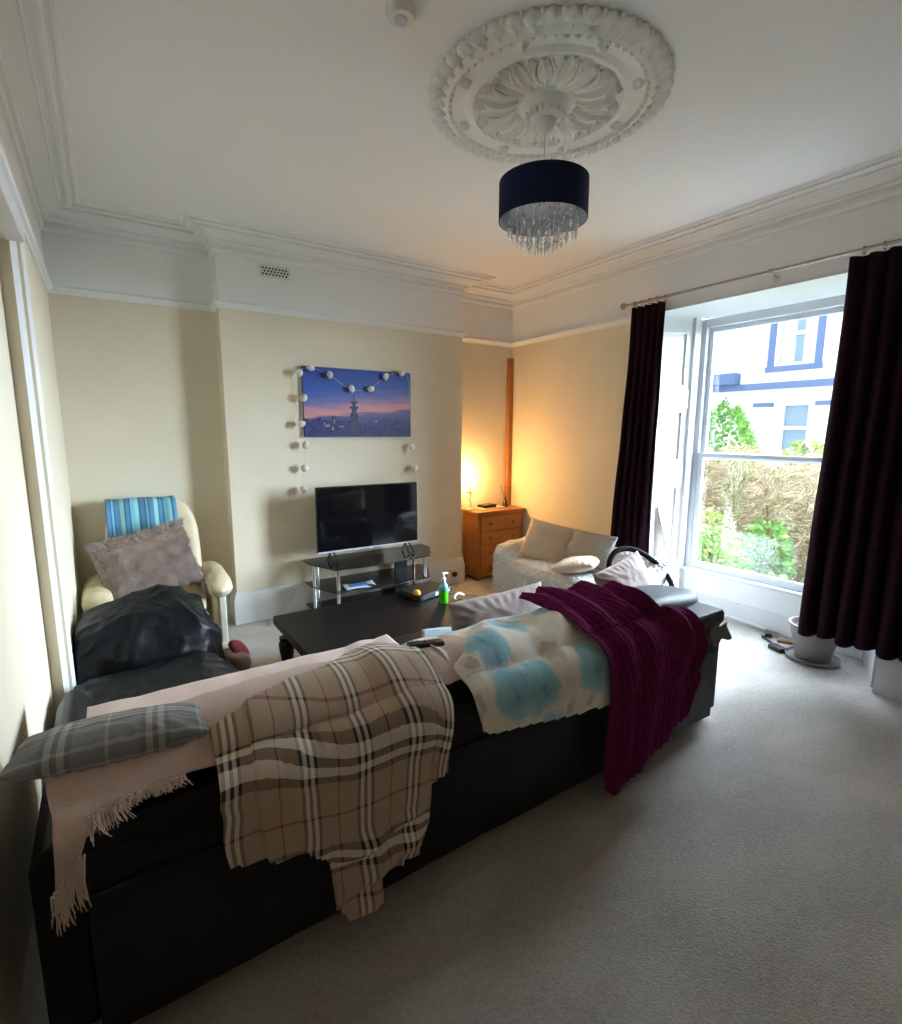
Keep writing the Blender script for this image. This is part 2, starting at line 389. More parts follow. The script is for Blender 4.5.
def picture():
    m_ = bpy.data.materials.new('dusk_skyline_print'); m_.use_nodes = True; nt = m_.node_tree; bs = nt.nodes['Principled BSDF']
    t, s = uvchan(nt)
    n = nt.nodes.new('ShaderNodeTexNoise'); n.inputs['Scale'].default_value = 3; n.inputs['Detail'].default_value = 6
    mp = nt.nodes.new('ShaderNodeMapping'); mp.inputs['Scale'].default_value = (1, 4.5, 1); nt.links.new(t.outputs['UV'], mp.inputs[0]); nt.links.new(mp.outputs[0], n.inputs[0])
    ad = nt.nodes.new('ShaderNodeMath'); ad.operation = 'MULTIPLY_ADD'; ad.inputs[1].default_value = .22; nt.links.new(n.outputs[0], ad.inputs[0])
    sx = nt.nodes.new('ShaderNodeMath'); sx.operation = 'MULTIPLY_ADD'; sx.inputs[1].default_value = -.16; nt.links.new(s.outputs[0], sx.inputs[0]); nt.links.new(s.outputs[1], sx.inputs[2])
    nt.links.new(sx.outputs[0], ad.inputs[2])
    r = ramp(nt, [(0, srgb('#2c3060')), (.22, srgb('#3a3f78')), (.36, srgb('#554f86')), (.40, srgb('#c98a80')), (.48, srgb('#b58196')), (.58, srgb('#6a6aa5')), (.75, srgb('#2f55a5')), (1, srgb('#173f92'))], False)
    nt.links.new(ad.outputs[0], r.inputs[0]); nt.links.new(r.outputs[0], bs.inputs['Base Color']); bs.inputs['Roughness'].default_value = .5; return m_
M['print'] = picture()
M['cityblue'] = mat('print_city_blue', srgb('#33386c'), .5, var=.4, vscale=30)
M['citydark'] = mat('print_tower', srgb('#3f3f5a'), .5, var=.5, vscale=60)
M['citygold'] = mat('print_city_gold', srgb('#a8846c'), .5, var=.4, vscale=40)
# outdoors
M['render'] = mat('white_render', (0.80, 0.80, 0.78), .9)
M['slate'] = mat('blue_grey_paint', (0.10, 0.14, 0.26), .7)
M['housepane'] = mat('house_window_glass', (0.20, 0.27, 0.36), .1)
M['leafgreen'] = mat('green_leaves', (0.16, 0.30, 0.07), .6, var=.5, vscale=9)
M['leafolive'] = mat('yellow_green_leaves', (0.30, 0.36, 0.12), .6, var=.4, vscale=9)
M['straw'] = mat('dry_straw_stems', (0.40, 0.31, 0.20), .8, var=.4, vscale=9)
M['stem'] = mat('brown_stem', (0.12, 0.07, 0.04), .8)
M['paving'] = mat('pale_paving', (0.50, 0.50, 0.52), .9, var=.2, vscale=5)
M['lawn'] = mat('garden_ground', (0.22, 0.24, 0.14), .95, var=.5, vscale=6)
M['bulb'] = mat('lit_bulb', (1, .8, .5), .4, emit=(1, .62, .25), estr=30)
M['warmglow'] = mat('small_lit_bulb', (1, .7, .4), .4, emit=(1, .45, .15), estr=4)
M['porcelain'] = mat('cream_glass_lamp', (0.75, 0.68, 0.55), .25, trans=.3)

# ------------------------------------------------------------------ room shell
XL, XR, CZ = -0.25, 3.87, 3.08
YB, YA, YF = 4.42, 4.62, -1.30
BX0, BX1 = 0.80, 3.06
RZ = 2.56
POLY = [(XL, YF), (XR, YF), (XR, YA), (BX1, YA), (BX1, YB), (BX0, YB), (BX0, YA), (XL, YA)]   # counter-clockwise
def offs(d, poly=POLY):
    n = len(poly); res = []
    for i in range(n):
        p0, p1, p2 = Vector(poly[i - 1]), Vector(poly[i]), Vector(poly[(i + 1) % n])
        a = (p1 - p0).normalized(); b = (p2 - p1).normalized()
        na = Vector((-a.y, a.x)); nb = Vector((-b.y, b.x))
        res.append(p1 + (na + nb) * d)
    return res
def sweep(prof, name, mt, segs=None, cuts=None):
    """prof: list of (inward offset, z); segs: indices of polygon sides"""
    b = MB(); n = len(POLY); rings = [offs(d) for d, z in prof]
    for i in (segs if segs is not None else range(n)):
        j = (i + 1) % n
        base = len(b.v)
        for k, (d, z) in enumerate(prof):
            p, q = rings[k][i], rings[k][j]
            b.v.append(Vector((p.x, p.y, z))); b.v.append(Vector((q.x, q.y, z)))
        for k in range(len(prof) - 1):
            b.face((base + 2 * k, base + 2 * k + 1, base + 2 * k + 3, base + 2 * k + 2))
    return struct(b.build(name, mt, weld=True, angle=25))

struct(MB().box(XL - .3, XR + .62, YF - .2, YA + .2, -.06, 0).build('floor', M['carpet'], smooth=False))
struct(MB().box(XL - .3, XR + .62, YF - .2, YA + .2, CZ, CZ + .1).build('ceiling', M['ceil'], smooth=False))
# walls: cream below the picture rail, white above (two materials on one wall)
def wallbox(b, x0, x1, y0, y1, z0=0, z1=CZ):
    if z0 < RZ: b.cur = 0; b.box(x0, x1, y0, y1, z0, min(RZ, z1))
    if z1 > RZ: b.cur = 1; b.box(x0, x1, y0, y1, max(RZ, z0), z1)
WM = [M['wall'], M['frieze']]
b = MB()
DY0, DY1, DZ = 0.55, 3.16, 2.44                # doorway recess in the left wall
wallbox(b, XL - .14, XL, YF, DY0); wallbox(b, XL - .14, XL, DY1, YA); wallbox(b, XL - .14, XL, DY0, DY1, DZ)
struct(b.build('wall_left', WM, smooth=False))
b = MB(); wallbox(b, XL - .1, XR + .1, YA, YA + .12); wallbox(b, BX0, BX1, YB, YA)
struct(b.build('wall_back', WM, smooth=False))
b = MB(); wallbox(b, XL - .1, XR + .1, YF - .12, YF); struct(b.build('wall_front', WM, smooth=False))
# right wall with splayed window bay
WY0, WY1, WZ = 1.05, 2.86, 2.585
SX = 4.36; SY0, SY1 = 1.27, 2.68; SILLZ = .355; GX = 4.42
b = MB()
wallbox(b, XR, XR + .12, YF, WY0); wallbox(b, XR, XR + .12, WY1, YA); wallbox(b, XR, XR + .12, WY0, WY1, WZ)
struct(b.build('wall_right', WM, smooth=False))
# bay jambs, soffit and apron: white panelled
b = MB()
b.prism([(XR, WY1), (SX, SY1), (SX + .14, SY1), (SX + .14, SY1 + .3), (XR + .1, WY1 + .25), (XR, WY1 + .02)], 0, WZ + .05)
b.prism([(XR, WY0 - .02), (XR + .1, WY0 - .25), (SX + .14, SY0 - .3), (SX + .14, SY0), (SX, SY0), (XR, WY0)], 0, WZ + .05)
b.prism([(XR + .001, WY0), (SX + .14, SY0 - .02), (SX + .14, SY1 + .02), (XR + .001, WY1)], WZ - .02, WZ + .08)
struct(b.build('trim_1', M['white'], smooth=False))
b = MB().box(SX, SX + .14, SY0 - .02, SY1 + .02, 0, SILLZ)
struct(b.build('trim_2', M['frieze'], smooth=False))
# shutter panels on the jambs
def jamb_panels(p, q, flip):
    d = Vector((q[0] - p[0], q[1] - p[1], 0)); ln = d.length; d.normalize(); nrm = Vector((d.y, -d.x, 0)) * (1 if flip else -1)
    b = MB()
    def T(u, z, h): return Vector((p[0], p[1], 0)) + d * u + nrm * h + Vector((0, 0, z))
    def bar(u0, u1, z0, z1, h):
        n = len(b.v)
        for hh in (-.004, h):
            for (u, z) in ((u0, z0), (u1, z0), (u1, z1), (u0, z1)): b.v.append(T(u, z, hh))
        for k in ((3, 2, 1, 0), (4, 5, 6, 7), (0, 1, 5, 4), (1, 2, 6, 5), (2, 3, 7, 6), (3, 0, 4, 7)): b.face([n + i for i in k])
    bar(.0, .03, .02, 2.56, .02); bar(ln - .07, ln - .01, .02, 2.56, .022)
    for (z0, z1) in ((.35, 1.12), (1.34, 1.78), (1.98, 2.44)):
        u0, u1 = .10, ln - .13; w = .018
        bar(u0, u1, z0, z0 + w, .016); bar(u0, u1, z1 - w, z1, .016); bar(u0, u0 + w, z0, z1, .016); bar(u1 - w, u1, z0, z1, .016)
        bar(u0 + .04, u1 - .04, z0 + .04, z1 - .04, .008)
    bar(.06, ln - .09, 1.14, 1.32, .012); bar(.06, ln - .09, 1.80, 1.96, .012)
    return b
o = jamb_panels((XR, WY1), (SX, SY1), True).build('trim_3', M['white'], bevel=.004); struct(o)
o = jamb_panels((XR, WY0), (SX, SY0), False).build('trim_4', M['white'], bevel=.004); struct(o)
# cornice, rail, skirting
CV = .0
cor = [(0, 2.925), (.016, 2.925), (.024, 2.935), (.024, 2.955), (.012, 2.962), (.014, 2.975), (.040, 2.980), (.046, 2.995), (.040, 3.004), (.060, 3.012), (.085, 3.030), (.118, 3.040), (.128, 3.036), (.134, 3.044), (.128, 3.056),
       (.150, 3.060), (.165, 3.050), (.182, 3.048), (.192, 3.058), (.186, 3.068), (.205, 3.070), (.214, 3.062), (.228, 3.064), (.236, 3.081)]
sweep(cor, 'trim_5', M['frieze'])
rail = [(0, 2.525), (.010, 2.528), (.014, 2.54), (.030, 2.548), (.036, 2.562), (.028, 2.574), (.012, 2.578), (0, 2.585)]
def rail_part(prof, name, mt, cut):
    """rail round the room, broken for the window bay (and door recess)"""
    b = MB(); rings = [offs(d) for d, z in prof]; n = len(POLY)
    for i in range(n):
        j = (i + 1) % n; spans = [(0, 1)]
        if i in cut:
            L_ = (Vector(POLY[j]) - Vector(POLY[i])).length; a, c = cut[i]; spans = [(0, a / L_), (c / L_, 1)]
        for (ta, tb) in spans:
            base = len(b.v)
            for k, (d, z) in enumerate(prof):
                p, q = rings[k][i], rings[k][j]
                for t_, end in ((ta, 0), (tb, 1)):
                    w = p.lerp(q, t_)
                    if t_ not in (0, 1):   # keep cut ends square to the wall
                        P0, P1 = Vector(POLY[i]), Vector(POLY[j]); w0 = P0.lerp(P1, t_); dirn = (P1 - P0).normalized(); w = w0 + Vector((-dirn.y, dirn.x)) * d
                    b.v.append(Vector((w.x, w.y, z)))
            for k in range(len(prof) - 1): b.face((base + 2 * k, base + 2 * k + 1, base + 2 * k + 3, base + 2 * k + 2))
            if ta != 0: b.face([base + 2 * k for k in range(len(prof))])
            if tb != 1: b.face([base + 2 * k + 1 for k in range(len(prof))][::-1])
    return struct(b.build(name, mt, weld=True, angle=25))
LW = YA - YF
rail_part(rail, 'trim_6', M['frieze'], {1: (WY0 - YF - .03, WY1 - YF + .03)})
sk = [(.028, -.005), (.028, .20), (.022, .215), (.022, .225), (.014, .24), (.010, .262), (0, .27)]
rail_part(sk, 'baseboard_back', M['white'], {1: (WY0 - YF, WY1 - YF), 7: (YA - DY1 - .11 + .0, YA - DY0 + .11)})
# skirting in the bay
struct(MB().box(SX - .02, SX, SY0, SY1, 0, .16).build('baseboard_right', M['white'], bevel=.004))
# doorway recess on the left wall, closed by a flush panel
b = MB(); b.box(XL - .14, XL - .085, DY0, DY1, 0, DZ)
dr = struct(b.build('door_1', M['wall'], smooth=False))
for k, (y0, sg) in enumerate(((DY1, 1), (DY0, -1))):
    b = MB(); pr = [(XL - .035, y0 - sg * .03), (XL + .012, y0 + sg * .035), (XL + .010, y0 + sg * .055), (XL, y0 + sg * .06), (XL - .035, y0 + sg * .05)]
    b.prism(pr if sg > 0 else pr[::-1], 0, DZ + .09)
    struct(b.build('trim_7' if k == 0 else 'trim_10', M['white'], smooth=False))
struct(MB().box(XL - .05, XL + .022, DY0 + .032, DY1 - .032, DZ - .01, DZ + .085).build('trim_11', M['white'], bevel=.005))
# timber strip in the alcove corner
b = MB(); b.box(3.805, 3.868, YA - .05, YA - .001, .3, 2.40)
struct(b.build('trim_8', M['pine'], bevel=.006))

# ------------------------------------------------------------------ window
win = struct(bpy.data.objects.new('window_1', None)); COL.objects.link(win); win.location = (GX, (SY0 + SY1) / 2, SILLZ); ORG[win.name] = Vector(win.location)
wt = 2.548
b = MB(); fx0, fx1 = SX + .01, SX + .10; fw = .05
b.box(fx0, fx1, SY0, SY0 + fw, SILLZ, wt); b.box(fx0, fx1, SY1 - fw, SY1, SILLZ, wt); b.box(fx0 + .002, fx1, SY0 + fw, SY1 - fw, wt - .07, wt); b.box(fx0 + .002, fx1, SY0 + fw, SY1 - fw, SILLZ, SILLZ + .04)
b.build('window_frame', M['upvc'], win, bevel=.005)
def sash(name, x0, x1, z0, z1, w, top):
    b = MB(); y0, y1 = SY0 + fw, SY1 - fw
    b.box(x0, x1, y0, y0 + w, z0, z1); b.box(x0, x1, y1 - w, y1, z0, z1); b.box(x0 + .001, x1 - .001, y0 + w, y1 - w, z1 - (w if top else .04), z1); b.box(x0 + .001, x1 - .001, y0 + w, y1 - w, z0, z0 + (.04 if top else w))
    s_ = b.build(name, M['upvc'], win, bevel=.006)
    MB().box((x0 + x1) / 2 - .003, (x0 + x1) / 2 + .003, y0 + w - .01, y1 - w + .01, z0 + .03, z1 - .03).build('pane', M['glass'], s_, smooth=False)
sash('sash', fx0 + .045, fx0 + .08, 1.36, wt - .07, .04, True)
sash('sash', fx0 + .005, fx0 + .04, SILLZ + .04, 1.415, .045, False)
b = MB().box(SX - .045, SX + .10, SY0 - .0, SY1 + .0, SILLZ - .002, SILLZ + .022)
b.build('window_sill', M['white'], win, bevel=.006)

# ------------------------------------------------------------------ sofa (black leather three seater seen from behind)
sofa = thing('sofa', (1.23, 1.85, 0), 'long black leather three-seat sofa seen from behind, draped with blankets', 'sofa')
SX0, SX1 = -0.13, 2.60
b = MB().box(SX0, SX1, 1.42, 2.28, .07, .40); b.build('base', M['leather'], sofa, bevel=.03, seg=3)
b = MB()
def backp(u, v):                    # closed back panel with slight sag and leather creases
    x = lerp(SX0, SX1, u)
    pts = [(1.44, .08), (1.385, .085), (1.38, .30), (1.378, .485), (1.384, .493), (1.378, .50), (1.37, .60), (1.352, .63), (1.350, .672), (1.362, .688), (1.42, .690), (1.50, .69), (1.53, .66), (1.53, .10), (1.44, .08)]
    f = v * (len(pts) - 1); i = min(int(f), len(pts) - 2); t = f - i
    y = lerp(pts[i][0], pts[i + 1][0], t); z = lerp(pts[i][1], pts[i + 1][1], t)
    return (x, y - .006 * nz(x * 3, y, z * 5) - (.004 * nz(x * 9, y, z * 3)), z + .006 * nz(x * 2.5, 3, 1))
b.grid(backp, 90, 14 * 4); b.build('back_panel', M['leather'], sofa, angle=60)
MB().tube([(SX0 + .02, 1.375, .492), (.8, 1.372, .494), (1.7, 1.372, .494), (SX1 - .02, 1.375, .492)], .0035, 6).build('seam_piping', M['leather'], sofa)
for i, (x0, x1) in enumerate(((SX0 + .01, .80), (.80, 1.72), (1.72, SX1 + .055))):
    def cush(u, v, x0=x0, x1=x1):
        a = 2 * PI * v; c, s_ = math.cos(a), math.sin(a); e = 2 / 5.0
        hw, zc, hz, sl = (.19, .56, .20, .10) if x0 > 1.5 else (.16, .56, .160, .30)
        yc = 1.475 + hw; yy = yc + hw * math.copysign(abs(c) ** e, c); zz = zc + hz * math.copysign(abs(s_) ** e, s_)
        k = 1 - .10 * abs(2 * u - 1) ** 6
        zz = zc + (zz - zc) * k; yy = yc + (yy - yc) * (1 - .25 * abs(2 * u - 1) ** 8)
        if zz > zc: zz -= (yy - 1.475) * sl * (zz - zc) / hz
        zz += .010 * nz(u * 4, v * 6, x0 * 3); yy += .008 * nz(u * 5 + 3, v * 6, x0)
        return (lerp(x0 + .01, x1 - .01, u), yy, zz)
    b = MB().grid(cush, 26, 44)
    n = len(b.v); b.face([k * 27 for k in range(44)]); b.face([k * 27 + 26 for k in range(44)][::-1])
    b.build('back_cushion', M['greyleather'] if i == 2 else M['leather'], sofa, angle=60)
    MB().box(x0 + .005, x1 - .005, 1.84, 2.36, .38, .52).build('seat_cushion', M['leather'], sofa, bevel=.045, seg=4)
for (x0, x1) in ((-.238, -.135), (2.605, 2.73)):
    def armp(u, v, x0=x0, x1=x1):
        y = lerp(1.43, 2.34, u)
        pts = [(x0, .07), (x0, .38), (x0 - .0, .44), (x0 + .03, .478), ((x0 + x1) / 2, .487), (x1 - .03, .478), (x1, .44), (x1, .38), (x1, .07), (x0, .07)]
        f = v * (len(pts) - 1); i = min(int(f), len(pts) - 2); t = f - i
        zz = lerp(pts[i][1], pts[i + 1][1], t)
        if x0 < 0: zz *= 1.28
        return (lerp(pts[i][0], pts[i + 1][0], t), y, zz + (.006 * nz(y * 4, v * 3, x0) if zz > .1 else 0))
    b = MB().grid(armp, 20, 36); nn = 21
    b.face([k * nn for k in range(36)]); b.face([k * nn + 20 for k in range(36)][::-1])
    b.build('arm', M['leather'], sofa, bevel=.01, angle=45)
for (x, y) in ((-.19, 1.50), (2.69, 1.48), (-.19, 2.26), (2.69, 2.26)):
    MB().lathe([(.016, 0), (.02, .012), (.025, .05), (.03, .078)], (x, y, 0), 16).build('leg', M['chrome'], sofa)

# drape profile over the sofa back: (y, z) from seat front to the floor behind
PROF = [(2.30, .545), (1.95, .548), (1.88, .57), (1.865, .62), (1.82, .67), (1.73, .715), (1.61, .755), (1.51, .772), (1.45, .755), (1.395, .715), (1.338, .69), (1.325, .62), (1.335, .5), (1.345, .3), (1.33, .03), (1.15, .018)]
def catmull(P, n=14):
    out = []
    for i in range(len(P) - 1):
        p0 = P[max(i - 1, 0)]; p1 = P[i]; p2 = P[i + 1]; p3 = P[min(i + 2, len(P) - 1)]
        for k in range(n):
            t = k / n
            out.append(tuple(.5 * ((2 * b_) + (c - a) * t + (2 * a - 5 * b_ + 4 * c - d) * t * t + (3 * b_ - a - 3 * c + d) * t ** 3) for a, b_, c, d in zip(p0, p1, p2, p3)))
    out.append(P[-1]); return out
class Path:
    def __init__(s, pts):
        s.p = catmull(pts); s.s = [0]
        for a, b_ in zip(s.p, s.p[1:]): s.s.append(s.s[-1] + math.dist(a, b_))
    def at(s, t):
        import bisect
        i = max(0, min(bisect.bisect_right(s.s, t) - 1, len(s.p) - 2)); k = (t - s.s[i]) / max(1e-9, s.s[i + 1] - s.s[i]); k = max(0, min(k, 1.5))
        a, b_ = s.p[i], s.p[i + 1]; y = lerp(a[0], b_[0], k); z = lerp(a[1], b_[1], k)
        dy, dz = b_[0] - a[0], b_[1] - a[1]; l = math.hypot(dy, dz); return y, z, dz / l, -dy / l     # normal: outward = up when moving -y
    def s_at(s, y=None, z=None, after=0):
        best = None
        for k, (py, pz) in enumerate(s.p):
            if s.s[k] < after: continue
            e = abs((py - y) if y is not None else (pz - z))
            if best is None or e < best[0]: best = (e, s.s[k])
        return best[1]
PF = Path(PROF)
PF2 = Path([(2.30, .545), (1.98, .548), (1.91, .58), (1.90, .66), (1.86, .73), (1.75, .765), (1.61, .78)] + PROF[7:])
S_TOP = PF.s_at(y=1.66, after=PF.s_at(y=1.86))
S_LEDGE = PF.s_at(z=.69, after=S_TOP)
def s_back(z): return PF.s_at(z=z, after=S_TOP)
def drape(name, mt, fx, fs, nu, nv, wr, lift=.008, solid=.006, uvs=None, parent=None, label=None, cat=None, extra=None, path=None):
    path = path or PF
    """fx(u, s01) -> x ; fs(u) -> (s0, s1); wr(x, s, u, v) -> outward wrinkle height"""
    b = MB()
    def pos(u, v):
        s0, s1 = fs(u); s = lerp(s0, s1, v); x = fx(u, v); y, z, ny, nzz = path.at(s)
        h = lift + wr(x, s, u, v)
        p = Vector((x, y + ny * h, z + nzz * h))
        if extra: p = extra(p, u, v, s)
        return p
    def uvf(u, v):
        s0, s1 = fs(u); return (uvs(u, v, fx(u, v), lerp(s0, s1, v)) if uvs else (fx(u, v), lerp(s0, s1, v)))
    b.grid(pos, nu, nv, uvf)
    o = b.build(name, mt, parent, solid=solid, angle=180)
    if label: tag(o, label, cat)
    return o, pos

# pink fleece over the two left cushions
def pk_fs(u):
    x = lerp(-.20, 1.10, u)
    zb = pw(x, [(-.20, .60), (-.145, .64), (-.10, .70), (.0, .705), (.25, .708), (.75, .712), (1.10, .725)])
    s1 = s_back(zb)
    return (PF.s_at(y=2.25), s1)
def pk_w(x, s, u, v):
    d = .022 + .012 * nz(x * 3, s * 2.5, 1) + .006 * nz(x * 9, s * 7, 2)
    hump = .03 * math.exp(-((x - .42) / .33) ** 2) * smooth(.55, .75, s) * (1 - smooth(S_LEDGE - .12, S_LEDGE, s))
    dip = -.028 * math.exp(-((x - .80) / .05) ** 2) * smooth(.4, .6, s)
    rid = .010 * abs(math.sin(x * 21 + s * 9)) * smooth(.7, .95, u)
    return max(.004, d + hump + dip + rid)
throw, pkpos = drape('blanket', M['pinkthrow'], lambda u, v: lerp(-.205, 1.10, u) + .015 * nz(v * 5, 0, 4) + .03 * smooth(.5, 1, v) * max(0, 1 - u * 12), pk_fs, 110, 90, pk_w,
      label='dusty pink fringed fleece throw over the left and middle sofa back cushions', cat='blanket')
def fringe_bunch(b, p, L_, n, spread, rr, dirv=Vector((0, 0, -1))):
    for k in range(n):
        a = Vector((random.uniform(-1, 1) * spread, random.uniform(-1, 1) * spread * .3, 0)); q = Vector(p) + a
        w = Vector((random.uniform(-1, 1), random.uniform(-1, 1) * .4, 0)) * .014; l = L_ * random.uniform(.7, 1.1)
        b.tube([q, q + dirv * l * .35 + w * .5, q + dirv * l * .7 + w, q + dirv * l + w * 1.6 + a * .4], rr, 5, taper=lambda t: 1 - .5 * t)
b = MB()
for k in range(12):
    p = pkpos(k / 11 * .055, 1); fringe_bunch(b, Vector(p) + Vector((0, -.004, .004)), .105, 5, .008, .0022)
b.build('fringe', M['fringe'], throw)
b = MB()
for k in range(56):
    u = .075 + k / 56 * .15
    p = pkpos(u, 1); fringe_bunch(b, p + Vector((0, -.008, .003)), .026 if u > .12 else .045, 3, .010, .0022, Vector((.15, -.35, -.8)).normalized())
b.build('fringe', M['fringe'], throw)
b = MB()   # loose tassels lying on top near the check blanket
for k in range(9):
    p = pkpos(.235 + .012 * math.sin(k), .90 - k * .012); b.tube([p + Vector((0, 0, .006)), p + Vector((.012, -.01, .012)), p + Vector((.022, -.03, .004))], .003, 5)
b.build('fringe', M['fringe'], throw)

# tan check blanket
HEM = [(0, .475), (.14, .455), (.15, .44), (.27, .44), (.33, .40), (.37, .37), (.385, .215), (.44, .16), (.60, .165), (.62, .235), (.72, .25), (.80, .27), (.83, .30), (.88, .34), (.885, .47), (1, .50)]
def pl_fs(u):
    sb = s_back(max(.10, pw(u, HEM)))
    st = PF.s_at(y=pw(u, [(0, 1.46), (.25, 1.50), (.55, 1.55), (.70, 1.66), (.85, 1.70), (1, 1.55)]), after=PF.s_at(y=1.86))
    return (st, sb)
def pl_x(u, v):
    return lerp(.165, .885, u) + .02 * (v - .4) * (u - .5) + .012 * math.sin(v * 7 + u * 5) * v - .03 * v * smooth(.85, 1, u) + .02 * smooth(.5, .6, v) * (.5 - u)
def pl_w(x, s, u, v):
    d = s - S_LEDGE
    h = .030 + .010 * math.sin(u * 26 + 3 * nz(u * 3, s * 2, 0)) * smooth(-.1, .25, d) * .9 + .010 * nz(u * 8, s * 5, 5)
    h += .020 * smooth(.12, .35, d) * (nz(u * 4, s * 9, 9) + .2)
    h += .035 * math.exp(-((u - .80) / .17) ** 2) * (1 - smooth(-.05, .12, d))
    # a lower layer bunched near the middle
    h += .030 * smooth(.26, .30, d) * math.exp(-((u - .6) / .25) ** 2) * (1 + .5 * math.sin(s * 60 + u * 12))
    e = .006 * (1 if u > .13 else -2.5)
    return max(.012, h + e, pk_w(x, s, (x + .20) / 1.30, v) + .016 + .5 * e)
drape('blanket', M['plaid'], pl_x, pl_fs, 130, 110, pl_w, uvs=lambda u, v, x, s: (u * .74 + .03 * v + (.04 if u < .13 else 0), s - .15 * u * .6 + .012 * math.sin(u * 10)), solid=.004,
      label='tan checked blanket with white and dark stripes hanging over the sofa back', cat='blanket')
# its folded under-layer, hanging lower in the middle
# blue flowered fleece
def bf_fs(u):
    sb = s_back(pw(u, [(0, .60), (.05, .575), (.3, .55), (.7, .505), (1, .485)])); st = PF.s_at(y=pw(u, [(0, 1.66), (.2, 1.74), (.6, 1.77), (1, 1.74)]), after=PF.s_at(y=1.86)); return st, sb
def bf_x(u, v): return lerp(.965, 1.67, u) + lerp(-.05, .02, v) * (1 - u) + .01 * math.sin(v * 6)
def bf_w(x, s, u, v):
    dg = math.sin((u * .75 + v * .55) * 17 + 2.5 * nz(u * 3, v * 3, 3))
    return max(.008, .038 + .020 * dg * math.sin(PI * min(1, v * 1.1 + .1)) + .008 * nz(u * 7, v * 7, 8))
drape('blanket', M['floral'], bf_x, bf_fs, 90, 80, bf_w, solid=.005, uvs=lambda u, v, x, s: (x + .46, s + .17), label='cream fleece blanket with blue flowers on the sofa back, between check and plum blankets', cat='blanket')
# plum knitted blanket, reaching the floor
def pp_fs(u):
    sb = PF2.s_at(z=pw(u, [(0, .10), (.10, .02), (.22, .03), (.38, .09), (.6, .14), (.85, .22), (.93, .27), (1, .44)]), after=PF2.s_at(y=1.6, after=PF2.s_at(y=1.95)))
    st = PF2.s_at(y=pw(u, [(0, 1.72), (.3, 1.76), (.6, 1.72), (.85, 1.66), (1, 1.56)]), after=PF2.s_at(y=1.95) + .01); return st, sb
def pp_x(u, v):
    top = lerp(1.52, 2.04, u); bot = lerp(1.63, 2.23, u)
    return lerp(top, bot, smooth(.15, .62, v)) + .012 * math.sin(v * 9 + u * 4)
def pp_w(x, s, u, v):
    ribs = .0016 * math.sin(u * 135 + 6 * nz(u * 2, v * 3, 1)); big = .034 * (1 + .8 * math.sin(u * 22 + v * 5 + 3.5 * nz(v * 2.5, u * 2, 7))) * (1 - .45 * v)
    return max(.02, .030 + ribs + big * .75 + .014 * nz(u * 6, v * 8, 4) + .03 * smooth(.80, .97, u) * (1 - abs(v - .5)))
drape('blanket', M['purple'], pp_x, pp_fs, 240, 110, pp_w, solid=.006, lift=.018, path=PF2, label='plum purple knitted blanket trailing from the sofa back to the carpet', cat='blanket')

# ------------------------------------------------------------------ cushions
def cushion(b, c, w, h, t, Mx, seed=0, pinch=.04, wr=.006):
    """pillow in local XZ plane, thickness along Y"""
    def side(sgn):
        def g(u, v):
            a, d = 2 * u - 1, 2 * v - 1
            e = (1 - abs(a) ** 2.6) ** .55 * (1 - abs(d) ** 2.6) ** .55 if abs(a) < 1 and abs(d) < 1 else 0
            px = a * (1 - pinch * (1 - d * d) * 1.0 * abs(a)); pz = d * (1 - pinch * (1 - a * a) * abs(d))
            th = t * .5 * e * (1 + .10 * nz(a * 2 + seed, d * 2, sgn)) + wr * e ** .4 * nz(a * 5 + seed, d * 5, sgn * 3) * (1 - e * .3)
            rad = math.atan2(d, a); edge = max(abs(a), abs(d))
            th += wr * .5 * math.sin(rad * 30 + seed) * smooth(.55, .85, edge) * (1 - smooth(.9, 1, edge))
            return Vector(c) + Mx @ Vector((px * w / 2, sgn * th, pz * h / 2))
        return g
    b.grid(side(1), 40, 40, lambda u, v: (u * w, v * h)); b.grid(side(-1), 40, 40, lambda u, v: (u * w, v * h), flip=True)
    return b
def rotm(rx=0, ry=0, rz=0): return Matrix.Rotation(math.radians(rz), 3, 'Z') @ Matrix.Rotation(math.radians(ry), 3, 'Y') @ Matrix.Rotation(math.radians(rx), 3, 'X')
def mk_cushion(c, w, h, t, Mx, mt, label, seed, **k):
    return tag(cushion(MB(), c, w, h, t, Mx, seed, **k).build('cushion', mt, weld=True, angle=180), label, 'cushion')
mk_cushion((-.045, 1.52, .805), .44, .22, .11, rotm(80, 1, -5), M['greyplaid'], 'grey checked cushion lying on the left end of the sofa back by the wall', 1)
mk_cushion((1.57, 1.91, .63), .62, .36, .12, rotm(-12, 0, 2), M['pinkcush'], 'mauve cushion standing on the middle seat, behind the blue flowered blanket', 2)
mk_cushion((2.57, 1.94, .665), .46, .32, .14, rotm(-24, -10, 4), M['pinkcush'], 'mauve cushion at the right end of the black sofa, beside the curved hose', 3)

